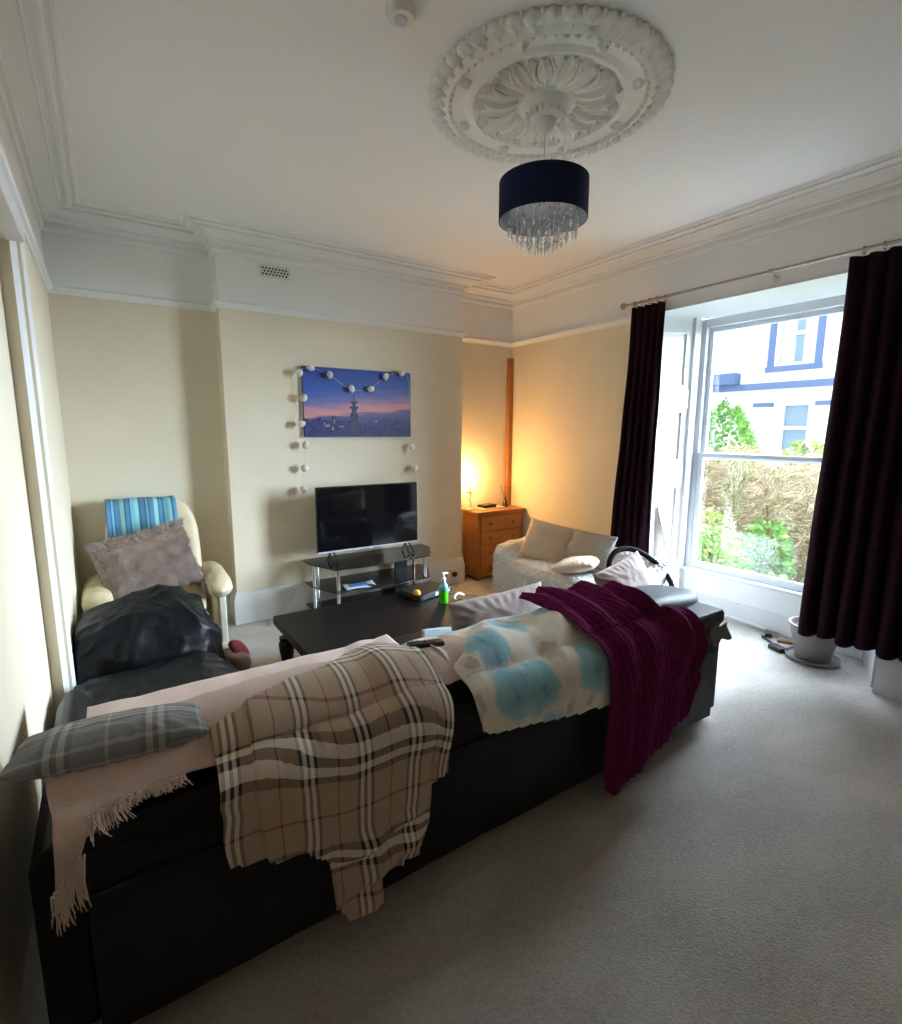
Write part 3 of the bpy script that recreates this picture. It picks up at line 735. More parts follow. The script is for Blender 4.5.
# things on the sofa seat
o = MB().box(-.07, .07, -.021, .021, 0, .02).build('remote_control', M['blackplastic'], bevel=.006, seg=3); o.location = (.935, 1.58, .800); o.rotation_euler = (0, .06, -.15)
tag(o, 'black remote control on the pink throw beside the blue flowered blanket', 'remote control')
for k, (x, y) in enumerate(((-.05, .008), (-.03, -.008), (0, .006), (.03, -.006))):
    MB().lathe([(.006, .019), (.006, .023), (.004, .024)], (x, y, 0), 10).build('button', M['greycloth'], o)
b = MB()
def pg(u, v): return (lerp(0, .20, u), lerp(0, .27, v), .004 + .004 * math.sin(u * 3) + .01 * u * v)
b.grid(pg, 10, 10); o = b.build('magazine', M['bluepaper'], solid=.006); o.location = (1.28, 2.40, .525 - .06); o.rotation_euler = (.15, 0, -.5)
o.location = (1.34, 2.10, .530)
tag(o, 'pale blue magazine on the sofa seat between the coffee table and mauve cushion', 'magazine')
# grey cloth tucked behind the sofa's right corner
def gc(u, v):
    return (lerp(2.50, 2.66, u), 1.355 + .012 * math.sin(u * 7 + v * 4) - .01 * v, lerp(.61, lerp(.50, .53, u), v) + .008 * math.sin(u * 12))
tag(MB().grid(gc, 16, 16).build('cloth', M['greycloth'], solid=.006, angle=180), 'dark grey cloth hanging from the right rear corner of the black sofa', 'cloth')

# ------------------------------------------------------------------ coffee table
tb = thing('coffee_table', (1.38, 2.92, 0), 'low black wooden coffee table with thick top in front of the television', 'table')
MB().box(.80, 2.02, 2.54, 3.28, .365, .42).build('tabletop', M['blackwood'], tb, bevel=.006)
MB().box(.85, 1.98, 2.59, 3.23, .29, .365).build('apron', M['blackwood'], tb, bevel=.003)
for (x, y) in ((.86, 2.61), (1.96, 2.61), (.86, 3.21), (1.96, 3.21)):
    MB().lathe([(.022, 0), (.03, .012), (.026, .05), (.032, .12), (.046, .2), (.05, .25), (.04, .265), (.045, .29)], (x, y, 0), 20).build('leg', M['blackwood'], tb)
# set-top box
bx = thing('set_top_box', (1.87, 3.16, .42), 'flat black box lying on the far right corner of the coffee table', 'box', local=True, rz=math.radians(14))
MB().box(-.18, .15, -.13, .10, 0.004, .045).build('casing', M['blackplastic'], bx, bevel=.005)
MB().box(-.03, .12, -.134, -.129, .016, .034).build('front_strip', M['silver'], bx)
# spray bottle
bt = thing('spray_bottle', (1.86, 2.90, .42), 'clear pump bottle half full of bright green liquid on the coffee table', 'bottle', local=True)
MB().lathe([(.030, .001), (.034, .006), (.034, .088), (.0335, .09)], n=28).build('liquid', M['green'], bt)
MB().lathe([(.034, .09), (.034, .115), (.028, .135), (.016, .15), (.014, .16)], n=28).build('bottle_body', M['clearpl'], bt)
MB().lathe([(.017, .155), (.018, .178), (.010, .181), (.007, .20), (.007, .205)], n=20).build('pump', M['whiteplastic'], bt, bevel=.001)
MB().box(-.012, .035, -.008, .008, .203, .216).build('nozzle', M['whiteplastic'], bt, bevel=.003)
# small orange object
og = thing('ornament', (1.735, 3.05, .42), 'small round orange ornament on a dark stand beside the black box', 'ornament', local=True)
MB().lathe([(.030, 0), (.030, .012), (.018, .02), (.014, .03)], n=20).build('stand', M['blackplastic'], og)
MB().blob((0, 0, .052), (.027, .027, .025)).build('ball', M['orange'], og)

# ------------------------------------------------------------------ television and stand
st = thing('tv_stand', (1.98, 4.12, 0), 'black glass television stand with chrome tube legs against the chimney breast', 'tv stand')
def shelf(z, k, t=.010):
    cx = 1.94; poly = [(cx - .60 * k, 4.37), (cx - .60 * k, 4.20), (cx - .48 * k, 3.90), (cx - .06, 3.86), (cx + .06, 3.86), (cx + .44 * k, 3.92), (cx + .60 * k, 4.20), (cx + .60 * k, 4.37)]
    return MB().prism(poly, z, z + t)
for z, k, t in ((.475, 1, .012), (.275, .97, .010), (.075, .97, .010)): shelf(z, k, t).build('shelf', M['blackglass'], st, bevel=.002)
for x in (1.47, 1.57 - .02, 2.41, 2.50):
    pass
for (x, y) in ((1.385, 4.20), (1.50, 3.94), (2.33, 3.95), (2.49, 4.20), (1.46, 4.33), (2.43, 4.33)):
    MB().lathe([(.028, 0), (.028, .012), (.016, .02), (.016, .474)], (x, y, 0), 20).build('leg', M['chrome'], st)
pan = MB().box(2.20, 2.33, 4.28, 4.30, .02, .475).build('cable_panel', M['blackplastic'], st, bevel=.003)
tv = thing('television', (1.885, 4.14, .487), 'black flat screen television on the glass stand below the dusk picture', 'television')
MB().box(1.405, 2.365, 4.135, 4.165, .575, 1.135).build('casing', M['blackplastic'], tv, bevel=.004)
MB().box(1.413, 2.357, 4.131, 4.136, .592, 1.127).build('screen', M['screen'], tv, smooth=False)
MB().box(1.405, 2.365, 4.129, 4.137, .575, .586).build('lower_trim', M['silver'], tv, smooth=False)
MB().box(1.60, 2.17, 4.16, 4.21, .62, .90).build('rear_housing', M['blackplastic'], tv, bevel=.015)
MB().box(1.872, 1.898, 4.126, 4.132, .570, .583).build('logo', M['whiteplastic'], tv, smooth=False)
for x in (1.52, 2.25):
    b = MB()
    b.tube([(x - .012, 4.15, .585), (x - .03, 4.05, .496), (x + .03, 4.05, .496), (x + .02, 4.15, .585)], .007, 8)
    b.tube([(x + .004, 4.15, .585), (x + .004, 4.24, .496)], .007, 8)
    b.build('foot', M['blackplastic'], tv)
tag(MB().grid(lambda u, v: (lerp(1.56, 1.84, u) + v * .02, lerp(3.92, 4.08, v), .287 + .006 * math.sin(u * 5 + v * 2)), 12, 8).build('paper', M['paper'], solid=.003), 'loose white paper sheets on the middle shelf of the tv stand', 'paper')
b = MB().box(1.62, 1.78, 3.96, 4.04, .292, .300); tag(b.build('leaflet', mat('blue_leaflet', (0.12, 0.22, 0.50), .5), bevel=.001), 'small blue leaflet on the white papers on the tv stand', 'leaflet')

# ------------------------------------------------------------------ picture and string lights
pc = thing('picture', (1.93, 4.41, 1.54), 'unframed canvas print of a city skyline at dusk, on the chimney breast', 'picture')
PX0, PX1, PZ0, PZ1, PY = 1.415, 2.445, 1.545, 2.135, 4.388
MB().box(PX0, PX1, PY + .001, 4.418, PZ0, PZ1).build('canvas', M['cityblue'], pc, smooth=False)
b = MB(); b.grid(lambda u, v: (lerp(PX0, PX1, u), PY, lerp(PZ0, PZ1, v)), 1, 1, lambda u, v: (u, v)); b.build('print', M['print'], pc, smooth=False)
def pbox(b, u0, u1, v0, v1, k=.0012):
    b.box(lerp(PX0, PX1, u0), lerp(PX0, PX1, u1), PY - k, PY, lerp(PZ0, PZ1, v0), lerp(PZ0, PZ1, v1))
b = MB(); u = 0
while u < 1:
    w = random.uniform(.012, .045); hgt = .19 + .08 * random.random() + .05 * math.sin(u * 9)
    if u > .72: hgt -= .10 * (u - .72) / .28
    pbox(b, u, min(1, u + w), 0, hgt); u += w * .9
b.build('printed_skyline', M['cityblue'], pc, smooth=False)
b = MB()
for (u0, u1, v0, v1) in ((.405, .475, 0, .36), (.418, .462, .36, .42), (.40, .48, .42, .455), (.425, .455, .455, .50), (.41, .47, .50, .53), (.437, .443, .53, .62)): pbox(b, u0, u1, v0, v1, .002)
b.build('printed_tower', M['citydark'], pc, smooth=False)
b = MB()
lights_ = ((.175, .215, .15, .18), (.235, .25, .10, .15), (.165, .175, .17, .21), (.30, .345, .145, .16), (.255, .262, .2, .26), (.64, .655, .22, .25))
for (u0, u1, v0, v1) in lights_:
    b = MB(); pbox(b, u0, u1, v0, v1, .0024); b.build('printed_light', M['citygold'], pc, smooth=False)

sl = thing('string_lights', (1.9, 4.36, 1.0), 'string of white pompom lights looped over the picture and down both sides', 'string lights')
def onwall(u, v, y):
    # pixel of the photograph -> measured place on the wall plane (layout measurements)
    a = r_ * (u - 451) + d_ * (v - 512) + f_ * 516; t = y / a.y
    return Vector((a.x * t, y, 1.6 + a.z * t))
left = [(311, 545), (306, 515), (303, 489), (304, 468), (305, 445), (301, 424), (303, 398), (299, 373), (310, 368), (329, 375), (351, 389), (370, 389), (385, 377), (401, 373), (408, 380), (410, 408), (411, 447), (414, 468), (416, 500), (417, 545)]
pts = [onwall(u, v, 4.374) for u, v in left]
MB().tube([Vector(p) for p in catmull([tuple(p) for p in pts], 5)], .0013, 6).build('wire', M['wire'], sl)
b = MB().blob((0, 0, 0), (.034, .026, .032), lambda d: 1 + .12 * nz(d.x * 2.2, d.y * 2.2, d.z * 2.2), 16, 10)
pom = None
for i, p in enumerate(pts):
    if i in (0, 1, 15, 18, 19, 14): continue
    if pom is None:
        pom = b.build('pompom', M['pompom'], sl); o = pom; base = ORG[sl.name]; pom.data.transform(Matrix.Translation(base))
    else: o = pom.copy(); COL.objects.link(o); o.parent = sl
    o.location = p + Vector((0, -.018, 0)) - base; o.rotation_euler = (i, i * 2, i * 3)
# air vent
av = thing('air_vent', (1.235, 4.41, 2.82), 'small white perforated air vent high on the chimney breast', 'vent')
MB().box(1.115, 1.355, 4.408, 4.42, 2.80, 2.895).build('grille', M['white'], av, bevel=.003)
b = MB()
for r in range(3):
    for c in range(8):
        x = 1.140 + c * .026 + (.013 if r % 2 else 0); z = 2.822 + r * .022
        b.prism([(x - .010, z), (x, z - .010), (x + .010, z), (x, z + .010)], 0, .002, Matrix(((1, 0, 0, 0), (0, 0, -1, 4.4082), (0, 1, 0, 0), (0, 0, 0, 1))))
b.build('holes', M['darkhole'], av, smooth=False)

# ------------------------------------------------------------------ ceiling rose, pendant
RC = (1.785, 1.925)
rs = thing('ceiling_rose', (RC[0], RC[1], 3.08), 'ornate white plaster ceiling rose around the pendant light', 'ceiling rose', local=True)
MB().lathe([(.0, .0), (.515, -.001), (.508, -.016), (.47, -.020), (.452, -.034), (.44, -.036), (.425, -.022), (.37, -.020), (.35, -.034), (.335, -.034), (.31, -.016), (.14, -.022), (.12, -.03), (.0, -.03)], n=96, cap=False).build('disc', M['plaster'], rs, angle=30)
b = MB()   # scalloped outer border
N = 44
for k in range(N):
    a = 2 * PI * k / N; Mz = Matrix.Rotation(a, 3, 'Z')
    b.blob(Mz @ Vector((.500, 0, -.012)), (.036, .033, .024), lambda d: 1 + .10 * math.cos(6 * math.atan2(d.y, d.x)), 14, 7, M=Mz)
    b.blob(Mz @ Vector((.472, 0, -.026)), (.018, .010, .014), None, 8, 5, M=Mz)
    M2 = Matrix.Rotation(a + PI / N, 3, 'Z'); b.blob(M2 @ Vector((.522, 0, -.008)), (.012, .010, .016), None, 8, 5, M=M2)
b.build('scalloped_border', M['plaster'], rs, angle=80)
b = MB()
for k in range(64):
    a = 2 * PI * k / 64; Mz = Matrix.Rotation(a, 3, 'Z'); b.blob(Mz @ Vector((.434, 0, -.034)), (.010, .013, .011), None, 8, 5, M=Mz)
for k in range(16):
    a = 2 * PI * (k + .5) / 16; Mz = Matrix.Rotation(a, 3, 'Z')
    if k % 2: b.blob(Mz @ Vector((.395, 0, -.024)), (.022, .026, .020), lambda d: 1 + .2 * math.cos(5 * math.atan2(d.y, d.x)), 12, 6, M=Mz)
b.build('bead_ring', M['plaster'], rs, angle=80)
b = MB()   # acanthus leaves: curled ribs radiating from the centre
def leafm(b, a, r0, r1, w, z0, lift, lob=5):
    Mz = Matrix.Rotation(a, 3, 'Z')
    def g(u, v):
        t = v; s_ = 2 * u - 1; ww = w * math.sin(PI * (.12 + .80 * t)) * (1 + .28 * abs(math.sin(lob * PI * t)))
        return Mz @ Vector((lerp(r0, r1, t), s_ * ww, z0 - lift * math.sin(PI * t) * (1 - .6 * s_ * s_) - .010 * math.cos(s_ * 9) * (1 - abs(s_)) - .02 * smooth(.75, 1, t) * (1 - abs(s_))))
    b.grid(g, 10, 16)
for k in range(16):
    a = 2 * PI * k / 16
    leafm(b, a, .13, .325 if k % 2 else .30, .030, -.018, .030 if k % 2 else .018)
    for sgn in (-1, 1):
        c = a + sgn * .11
        pts_ = [Vector((math.cos(c + sgn * .18 * t * (1 - t) * 2) * lerp(.15, .29, t) - 0, math.sin(c + sgn * .18 * t * (1 - t) * 2) * lerp(.15, .29, t), -.022 - .016 * math.sin(PI * t))) for t in [q / 8 for q in range(9)]]
        b.tube(pts_, .009, 7, taper=lambda t: 1 - .5 * t)
    rr = .305; Mz = Matrix.Rotation(a + PI / 16, 3, 'Z'); b.blob(Mz @ Vector((rr, 0, -.022)), (.024, .018, .020), lambda d: 1 + .2 * math.cos(5 * math.atan2(d.y, d.x)), 12, 6, M=Mz)
b.build('leaf_ornament', M['plaster'], rs, angle=80, solid=.003)
b = MB()
for k in range(20):
    a = 2 * PI * k / 20; Mz = Matrix.Rotation(a, 3, 'Z'); b.blob(Mz @ Vector((.085, 0, -.075)), (.014, .010, .014), None, 8, 5, M=Mz)
b.lathe([(.12, -.025), (.105, -.055), (.09, -.070), (.07, -.078), (.055, -.09)], n=40)
b.build('centre_boss', M['plaster'], rs, angle=60)
pd = thing('pendant_light', (RC[0], RC[1], 3.00), 'navy drum pendant light with hanging crystal drops below the ceiling rose', 'pendant light', local=True)
MB().lathe([(.0, 0), (.052, -.004), (.050, -.020), (.030, -.052), (.012, -.062), (.0, -.062)], n=32, cap=False).build('canopy', M['whiteplastic'], pd)
MB().tube([(0, 0, -.05), (0, 0, -.30)], .0035, 8).build('cord', M['whiteplastic'], pd)
zt, zb, R_ = -.265, -.430, .205
b = MB(); b.lathe([(R_, zt), (R_, zb), (R_ - .004, zb)], n=64, cap=False); b.build('shade', M['navy'], pd, angle=40)
MB().lathe([(R_ - .005, zb), (R_ - .005, zt + .001)], n=64, cap=False).build('shade_lining', M['silver'], pd)
b = MB().lathe([(R_, zt), (R_ - .006, zt)], n=64, cap=False)
for k in range(3):
    a = 2 * PI * k / 3; b.tube([(0, 0, -.285), (R_ * .99 * math.cos(a), R_ * .99 * math.sin(a), -.272)], .002, 6)
b.lathe([(.020, -.28), (.020, -.35), (.0, -.35)], n=16); b.build('shade_carrier', M['whiteplastic'], pd)
b = MB().lathe([(.175, -.355), (.175, -.361), (.0, -.361)], n=48); b.build('crystal_frame', M['silver'], pd)
strand = None
for ring, (rr, n, zz) in enumerate(((.158, 22, -.50), (.115, 16, -.53), (.07, 10, -.56), (.03, 5, -.575))):
    for k in range(n):
        a = 2 * PI * k / n + ring * .3; x, y = rr * math.cos(a), rr * math.sin(a)
        if strand is None:
            b = MB(); z = 0
            for q in range(4):
                b.blob((0, 0, z - .010), (.0055, .0055, .0065), None, 8, 6); b.tube([(0, 0, z), (0, 0, z - .03)], .0008, 4); z -= .024
            b.lathe([(.001, z + .006), (.0075, z - .008), (.006, z - .022), (.0008, z - .042)], n=6)
            strand = b.build('crystal_strand', M['crystal'], pd, smooth=False); o = strand
        else: o = strand.copy(); COL.objects.link(o); o.parent = pd
        o.location = (x, y, zz + .133 + .012 * math.sin(k * 2.4)); o.rotation_euler = (0, 0, a)
# smoke alarm
sm = thing('smoke_alarm', (1.0, 1.84, 3.08), 'round white smoke alarm on the ceiling at the top edge', 'smoke alarm', local=True)
MB().lathe([(.0, 0), (.056, 0), (.056, -.018), (.046, -.034), (.0, -.036)], n=36, cap=False).build('casing', M['whiteplastic'], sm)
MB().lathe([(.025, -.034), (.022, -.042), (.0, -.043)], n=24, cap=False).build('test_button', M['silver'], sm)

# ------------------------------------------------------------------ chest of drawers in the alcove
ch = thing('chest_of_drawers', (3.52, 4.53, 0), 'varnished pine chest of four drawers in the lamplit alcove', 'chest of drawers')
CX0, CX1, CY0, CY1, CT = 3.215, 3.832, 4.32, 4.605, .730
MB().box(CX0, CX1, CY0 + .012, CY1, .06, CT).build('carcass', M['pine'], ch, bevel=.003)
MB().box(CX0 - .025, CX1 + .02, CY0 - .02, CY1 + .005, CT, CT + .022).build('top', M['pine'], ch, bevel=.008, seg=3)
b = MB().box(CX0 - .01, CX1 + .01, CY0 - .004, CY1, .035, .075); b.build('plinth', M['pine'], ch, bevel=.006)
for x in (CX0 + .04, CX1 - .04):
    for y in (CY0 + .04, CY1 - .04): MB().lathe([(.022, 0), (.034, .012), (.036, .024), (.028, .036)], (x, y, 0), 20).build('foot', M['pine'], ch)
z = .085
for hgt in (.165, .155, .150, .150)[::-1]:
    d = MB().box(CX0 + .03, CX1 - .03, CY0 - .004, CY0 + .02, z, z + hgt - .010).build('drawer', M['pine'], ch, bevel=.005)
    for x in (CX0 + .15, CX1 - .15):
        Mr = Matrix.Rotation(PI / 2, 3, 'X')
        MB().lathe([(.007, 0), (.007, .010), (.015, .016), (.016, .024), (.010, .030), (.0, .031)], (x, CY0 - .003, z + hgt / 2 - .005), 18, Mr, cap=False).build('knob', M['knob'], d)
    z += hgt
# lamp
lp = thing('table_lamp', (3.225, 4.49, .752), 'small glowing table lamp with curved cream stem on the pine chest', 'lamp', local=True)
MB().lathe([(.045, 0), (.052, .004), (.050, .016), (.025, .026), (.010, .034)], n=28).build('base', M['porcelain'], lp)
b = MB().tube([(0, 0, .03), (.010, 0, .07), (-.010, 0, .12), (.008, 0, .17), (.0, 0, .215), (-.01, 0, .24)], .010, 12); b.build('stem', M['porcelain'], lp)
b = MB(); 
for k in range(5):
    a = 2 * PI * k / 5; Mz = Matrix.Rotation(a, 3, 'Z'); b.blob(Vector((0, 0, .20)) + Mz @ Vector((.022, 0, 0)), (.018, .010, .016), None, 10, 6, M=Mz)
b.build('flower_collar', M['porcelain'], lp)
MB().lathe([(.012, .235), (.016, .25), (.014, .27)], (-.01, 0, 0), 16).build('bulb_holder', M['whiteplastic'], lp)
MB().blob((-.01, 0, .30), (.026, .026, .034)).build('bulb', M['bulb'], lp)
ld = bpy.data.lights.new('lamp_light', 'POINT'); ld.energy = 6.5; ld.color = (1.0, .54, .18); ld.shadow_soft_size = .035
lo = bpy.data.objects.new('lamp_light', ld); COL.objects.link(lo); lo.parent = lp; lo.location = (-.005, -.01, .345)
# box/book + papers + diffuser on chest
o = MB().box(-.09, .09, -.06, .06, 0, .032).build('box', M['blackplastic'], bevel=.004); o.location = (3.46, 4.50, .766); o.rotation_euler = (0, 0, .1)
tag(o, 'flat black box on white paper on the pine chest, between lamp and reed diffuser', 'box')
o = MB().box(-.15, .15, -.07, .07, 0, .013).build('book', M['creamboard'], bevel=.003); o.location = (3.51, 4.50, .752); o.rotation_euler = (0, 0, .05)
tag(o, 'pale flat book under the black box on the pine chest', 'book')
rd = thing('reed_diffuser', (3.72, 4.50, .752), 'dark reed diffuser bottle with six sticks on the pine chest', 'reed diffuser', local=True)
MB().lathe([(.034, 0), (.037, .006), (.030, .03), (.018, .07), (.011, .085), (.011, .10), (.014, .102)], n=24).build('bottle', mat('smoked_glass', (.05, .03, .02), .1, trans=.3), rd)
for k in range(6):
    a = 2 * PI * k / 6
    MB().tube([(0, 0, .06), (.062 * math.cos(a), .05 * math.sin(a), .22 + .01 * (k % 3))], .0022, 6).build('reed', M['reed'], rd)

# ------------------------------------------------------------------ small sofa with white throw
ss = thing('small_sofa', (3.25, 3.15, 0), 'small two-seat sofa fully covered by a white textured throw, below the left curtain', 'sofa')
MB().box(3.12, 3.60, 2.36, 3.84, .05, .30).build('base', M['greycloth'], ss, bevel=.03)
for (x, y) in ((3.16, 2.42), (3.16, 3.78), (3.56, 2.42), (3.56, 3.78)):
    MB().lathe([(.02, 0), (.026, .05)], (x, y, 0), 14).build('leg', M['blackwood'], ss)
# cover: one cloth surface shaped over seat, arms and back
def cover(u, v):
    # u: along y from near arm to far arm ; v: from front hem over the seat to the back and down behind
    y = lerp(2.26, 3.92, u)
    arm = max(1 - smooth(.10, .17, u), smooth(.84, .91, u))
    pr_seat = [(3.07, .03), (3.06, .33), (3.10, .395), (3.25, .405), (3.42, .40), (3.48, .50), (3.53, .585), (3.58, .61), (3.65, .59), (3.67, .50), (3.67, .10)]
    pr_arm = [(3.07, .03), (3.06, .42), (3.10, .50), (3.25, .525), (3.42, .54), (3.48, .56), (3.53, .59), (3.58, .605), (3.65, .59), (3.67, .50), (3.67, .10)]
    f = v * 10; i = min(int(f), 9); t = f - i
    def P_(pr): return lerp(pr[i][0], pr[i + 1][0], t), lerp(pr[i][1], pr[i + 1][1], t)
    xs_, zs_ = P_(pr_seat); xa, za = P_(pr_arm); x = lerp(xs_, xa, arm); z = lerp(zs_, za, arm)
    e = 0
    edge = max(1 - u / .035, (u - .965) / .035, 0)       # outer sides fall to the floor
    if edge > 0:
        ang = edge * PI / 2; drop = (1 - math.cos(ang)); z = lerp(z, min(z, .04), smooth(.12, 1, edge)); y = lerp(2.30, 2.26, edge) if u < .5 else lerp(3.86, 3.90, edge)
        x = 3.36 + (x - 3.36) * (1 - .02 * edge)
    else: y = lerp(2.30, 3.86, (u - .035) / .93)
    w = .013 * nz(y * 4, x * 4, z * 4) + .007 * nz(y * 11, x * 11, z * 11)
    if z < .3 and v < .2: x += .02 * math.sin(y * 12) * (1 - z / .3)
    return (x + w - .0, y + w * .5, max(.02, z + w))
MB().grid(cover, 110, 90, lambda u, v: (u * 1.6, v * 1.6)).build('throw_cover', M['quilt'], ss, angle=180)
mk_cushion((3.43, 3.50, .56), .46, .40, .15, rotm(-35, 10, -58), M['creamcush'], 'large beige cushion leaning in the far corner of the small white-covered sofa', 5)
mk_cushion((3.28, 2.98, .475), .50, .36, .13, rotm(78, 6, 30), M['creamcush'], 'flat beige cushion lying on the seat of the small white-covered sofa', 6)
mk_cushion((3.50, 3.05, .565), .48, .32, .11, rotm(-28, 0, -88), M['greycloth'] if False else mat('stone_grey_cushion', (.33, .31, .28), .85, bump=.1), 'stone grey cushion against the back of the small white-covered sofa', 8)
# vacuum hose curving over it
hose = [onwall(u_, v_, y_) for u_, v_, y_ in ((612, 578, 2.62), (609, 566, 2.62), (612, 556, 2.62), (619, 550, 2.60), (631, 549, 2.56), (645, 555, 2.48), (658, 565, 2.38), (668, 577, 2.28), (674, 591, 2.21))]
hp = catmull([tuple(p) for p in hose], 8)
b = MB().tube(hp, .020, 12)
for i in range(2, len(hp) - 2, 1):
    a, c = Vector(hp[i]), Vector(hp[i + 1]); dd = (c - a).normalized() * .0035
    b.tube([a - dd, a + dd], .0225, 12)
tag(b.build('vacuum_hose', M['matteblack'], angle=60), 'black ribbed vacuum cleaner hose arching over the near end of the small sofa', 'hose')

# ------------------------------------------------------------------ armchair
ac = thing('armchair', (.20, 4.25, 0), 'cream leather armchair in the left alcove with rounded arms', 'armchair')
def rbox(b, c, s_, e=4.0, Mx=None, seed=0, amp=.01, n=28, m_=20, fn=None):
    def g(u, v):
        a = 2 * PI * u; t = PI * (v - .5) * .999
        def p(x, q): return math.copysign(abs(x) ** q, x)
        d = Vector((p(math.cos(t), 2 / e) * p(math.cos(a), 2 / e), p(math.cos(t), 2 / e) * p(math.sin(a), 2 / e), p(math.sin(t), 2 / e)))
        q = Vector((d.x * s_[0] / 2, d.y * s_[1] / 2, d.z * s_[2] / 2))
        if fn: q = fn(q)
        q += Vector((nz(q.x * 6 + seed, q.y * 6, q.z * 6), nz(q.y * 6, q.z * 6 + seed, q.x * 6), nz(q.z * 6, q.x * 6, q.y * 6 + seed))) * amp
        return Vector(c) + (Mx @ q if Mx else q)
    return b.grid(g, n, m_, wrap=True)
rx = rotm(-10, 0, 0)
rbox(MB(), (.24, 4.44, .69), (.62, .17, .76), 5, rx, 1, .008, 40, 30, lambda q: Vector((q.x * (1 - .10 * smooth(.1, .38, q.z)), q.y * (1 + .25 * smooth(.12, .3, q.z)), q.z))).build('backrest', M['creamleather'], ac, angle=180)
rbox(MB(), (.235, 4.22, .345), (.58, .56, .17), 4.5, None, 2, .008, 40, 24).build('seat', M['creamleather'], ac, angle=180)
MB().box(-.06, .53, 4.02, 4.50, .07, .28).build('base', M['creamleather'], ac, bevel=.03)
def arm_prof(sgn, x):
    b = MB()
    def g(u, v):   # rounded arm: along y, front curls down
        y = lerp(3.93, 4.50, u); a = 2 * PI * v
        r = .088 * (1 - .25 * abs(2 * u - 1) ** 6); fr = max(0, 1 - u / .22)
        rz_ = r * .80; cz = .475 - .035 * fr * fr + .02 * u
        w = .006 * nz(u * 8, math.cos(a) * 2, math.sin(a) * 2 + x * 5) + .006 * abs(math.sin(u * 30)) * fr
        k = math.sqrt(max(0, 1 - (max(0, .06 - u) / .06) ** 2)) if u < .06 else (math.sqrt(max(0, 1 - ((u - .95) / .05) ** 2)) if u > .95 else 1)
        return (x + math.cos(a) * (r + w) * k, y, cz + math.sin(a) * (rz_ + w) * k)
    b.grid(g, 30, 24); rbox(b, (x - sgn * .012, 4.24, .32), (.085, .46, .34), 6, None, 3, .004)
    b.build('arm', M['creamleather'], ac, angle=80)
    # flat front board
    b = MB(); b.box(x + sgn * .012 - .026, x + sgn * .012 + .026, 4.00, 4.05, .012, .44); b.build('front_board', M['creamboard'], ac, bevel=.012, seg=3)
arm_prof(-1, -.135); arm_prof(1, .61)
for x in (-.12, .60): MB().box(x - .03, x + .03, 3.99, 4.5, 0.0, .03).build('runner', M['creamboard'], ac, bevel=.006)
# striped towel over the back
def towel(u, v):
    x = lerp(-.045, .405, u); s_ = lerp(-.10, .30, v)
    if s_ < 0: y, z = 4.475 - s_ * .9, 1.135 - abs(s_) * .10 * 0
    pts_ = [(-.10, 4.60, .97), (-.05, 4.60, 1.04), (0, 4.56, 1.082), (.06, 4.47, 1.086), (.10, 4.415, 1.068), (.16, 4.388, 1.00), (.22, 4.375, .93), (.32, 4.36, .83)]
    for (s0, y0, z0), (s1, y1, z1) in zip(pts_, pts_[1:]):
        if s_ <= s1: t = (s_ - s0) / (s1 - s0); y, z = lerp(y0, y1, t), lerp(z0, z1, t); break
    z += -.02 * abs(u - .5) * 2 ** .5 * (1 if s_ > 0 else 0) + (.012 if s_ < .1 else 0)
    w = .006 * math.sin(u * 20 + v * 3) + .006 * nz(u * 5, v * 5, 2)
    return (x, y - .012 - w, z + .004 + w * .5)
tag(MB().grid(towel, 40, 30, lambda u, v: (u * .42, v * .4)).build('towel', M['stripes'], solid=.006, angle=180), 'blue and turquoise striped towel over the top of the cream armchair', 'towel')
# shaggy cushion
fc = (.175, 4.20, .655); Mf = rotm(-22, -13, 2)
fur = tag(cushion(MB(), fc, .62, .44, .19, Mf, 9).build('cushion', M['fur'], weld=True, angle=180), 'long-haired taupe faux fur cushion leaning in the cream armchair', 'cushion')
b = MB()
for k in range(9000):
    a, d = random.uniform(-.97, .97), random.uniform(-.97, .97)
    e = (1 - abs(a) ** 2.6) ** .55 * (1 - abs(d) ** 2.6) ** .55
    p = Vector((a * .31 * (1 - .1 * (1 - d * d) * abs(a)), -.095 * e, d * .22 * (1 - .1 * (1 - a * a) * abs(d))))
    fl = .9 * nz(a * 1.8, d * 1.8, 3); dr_ = Vector((.5 * math.sin(fl * 3 + 1) + random.uniform(-.35, .35), -.35, -1 + random.uniform(-.3, .3))).normalized()
    if d > .85: dr_ = Vector((random.uniform(-.5, .5), -.4, .4)).normalized()
    l = random.uniform(.05, .085); w = random.uniform(.0015, .0035); sd = dr_.cross(Vector((0, 1, 0))).normalized()
    n = len(b.v); Q = lambda q: Vector(fc) + Mf @ q
    mid = p + dr_ * l * .5 + Vector((0, -.010, 0)); tip = p + dr_ * l + Vector((0, -.004, 0))
    b.v += [Q(p - sd * w), Q(p + sd * w), Q(mid + sd * w * .8), Q(mid - sd * w * .8), Q(tip)]
    b.face((n, n + 1, n + 2, n + 3)); b.face((n + 3, n + 2, n + 4))
b.build('fur', M['furhair'], fur, angle=180)

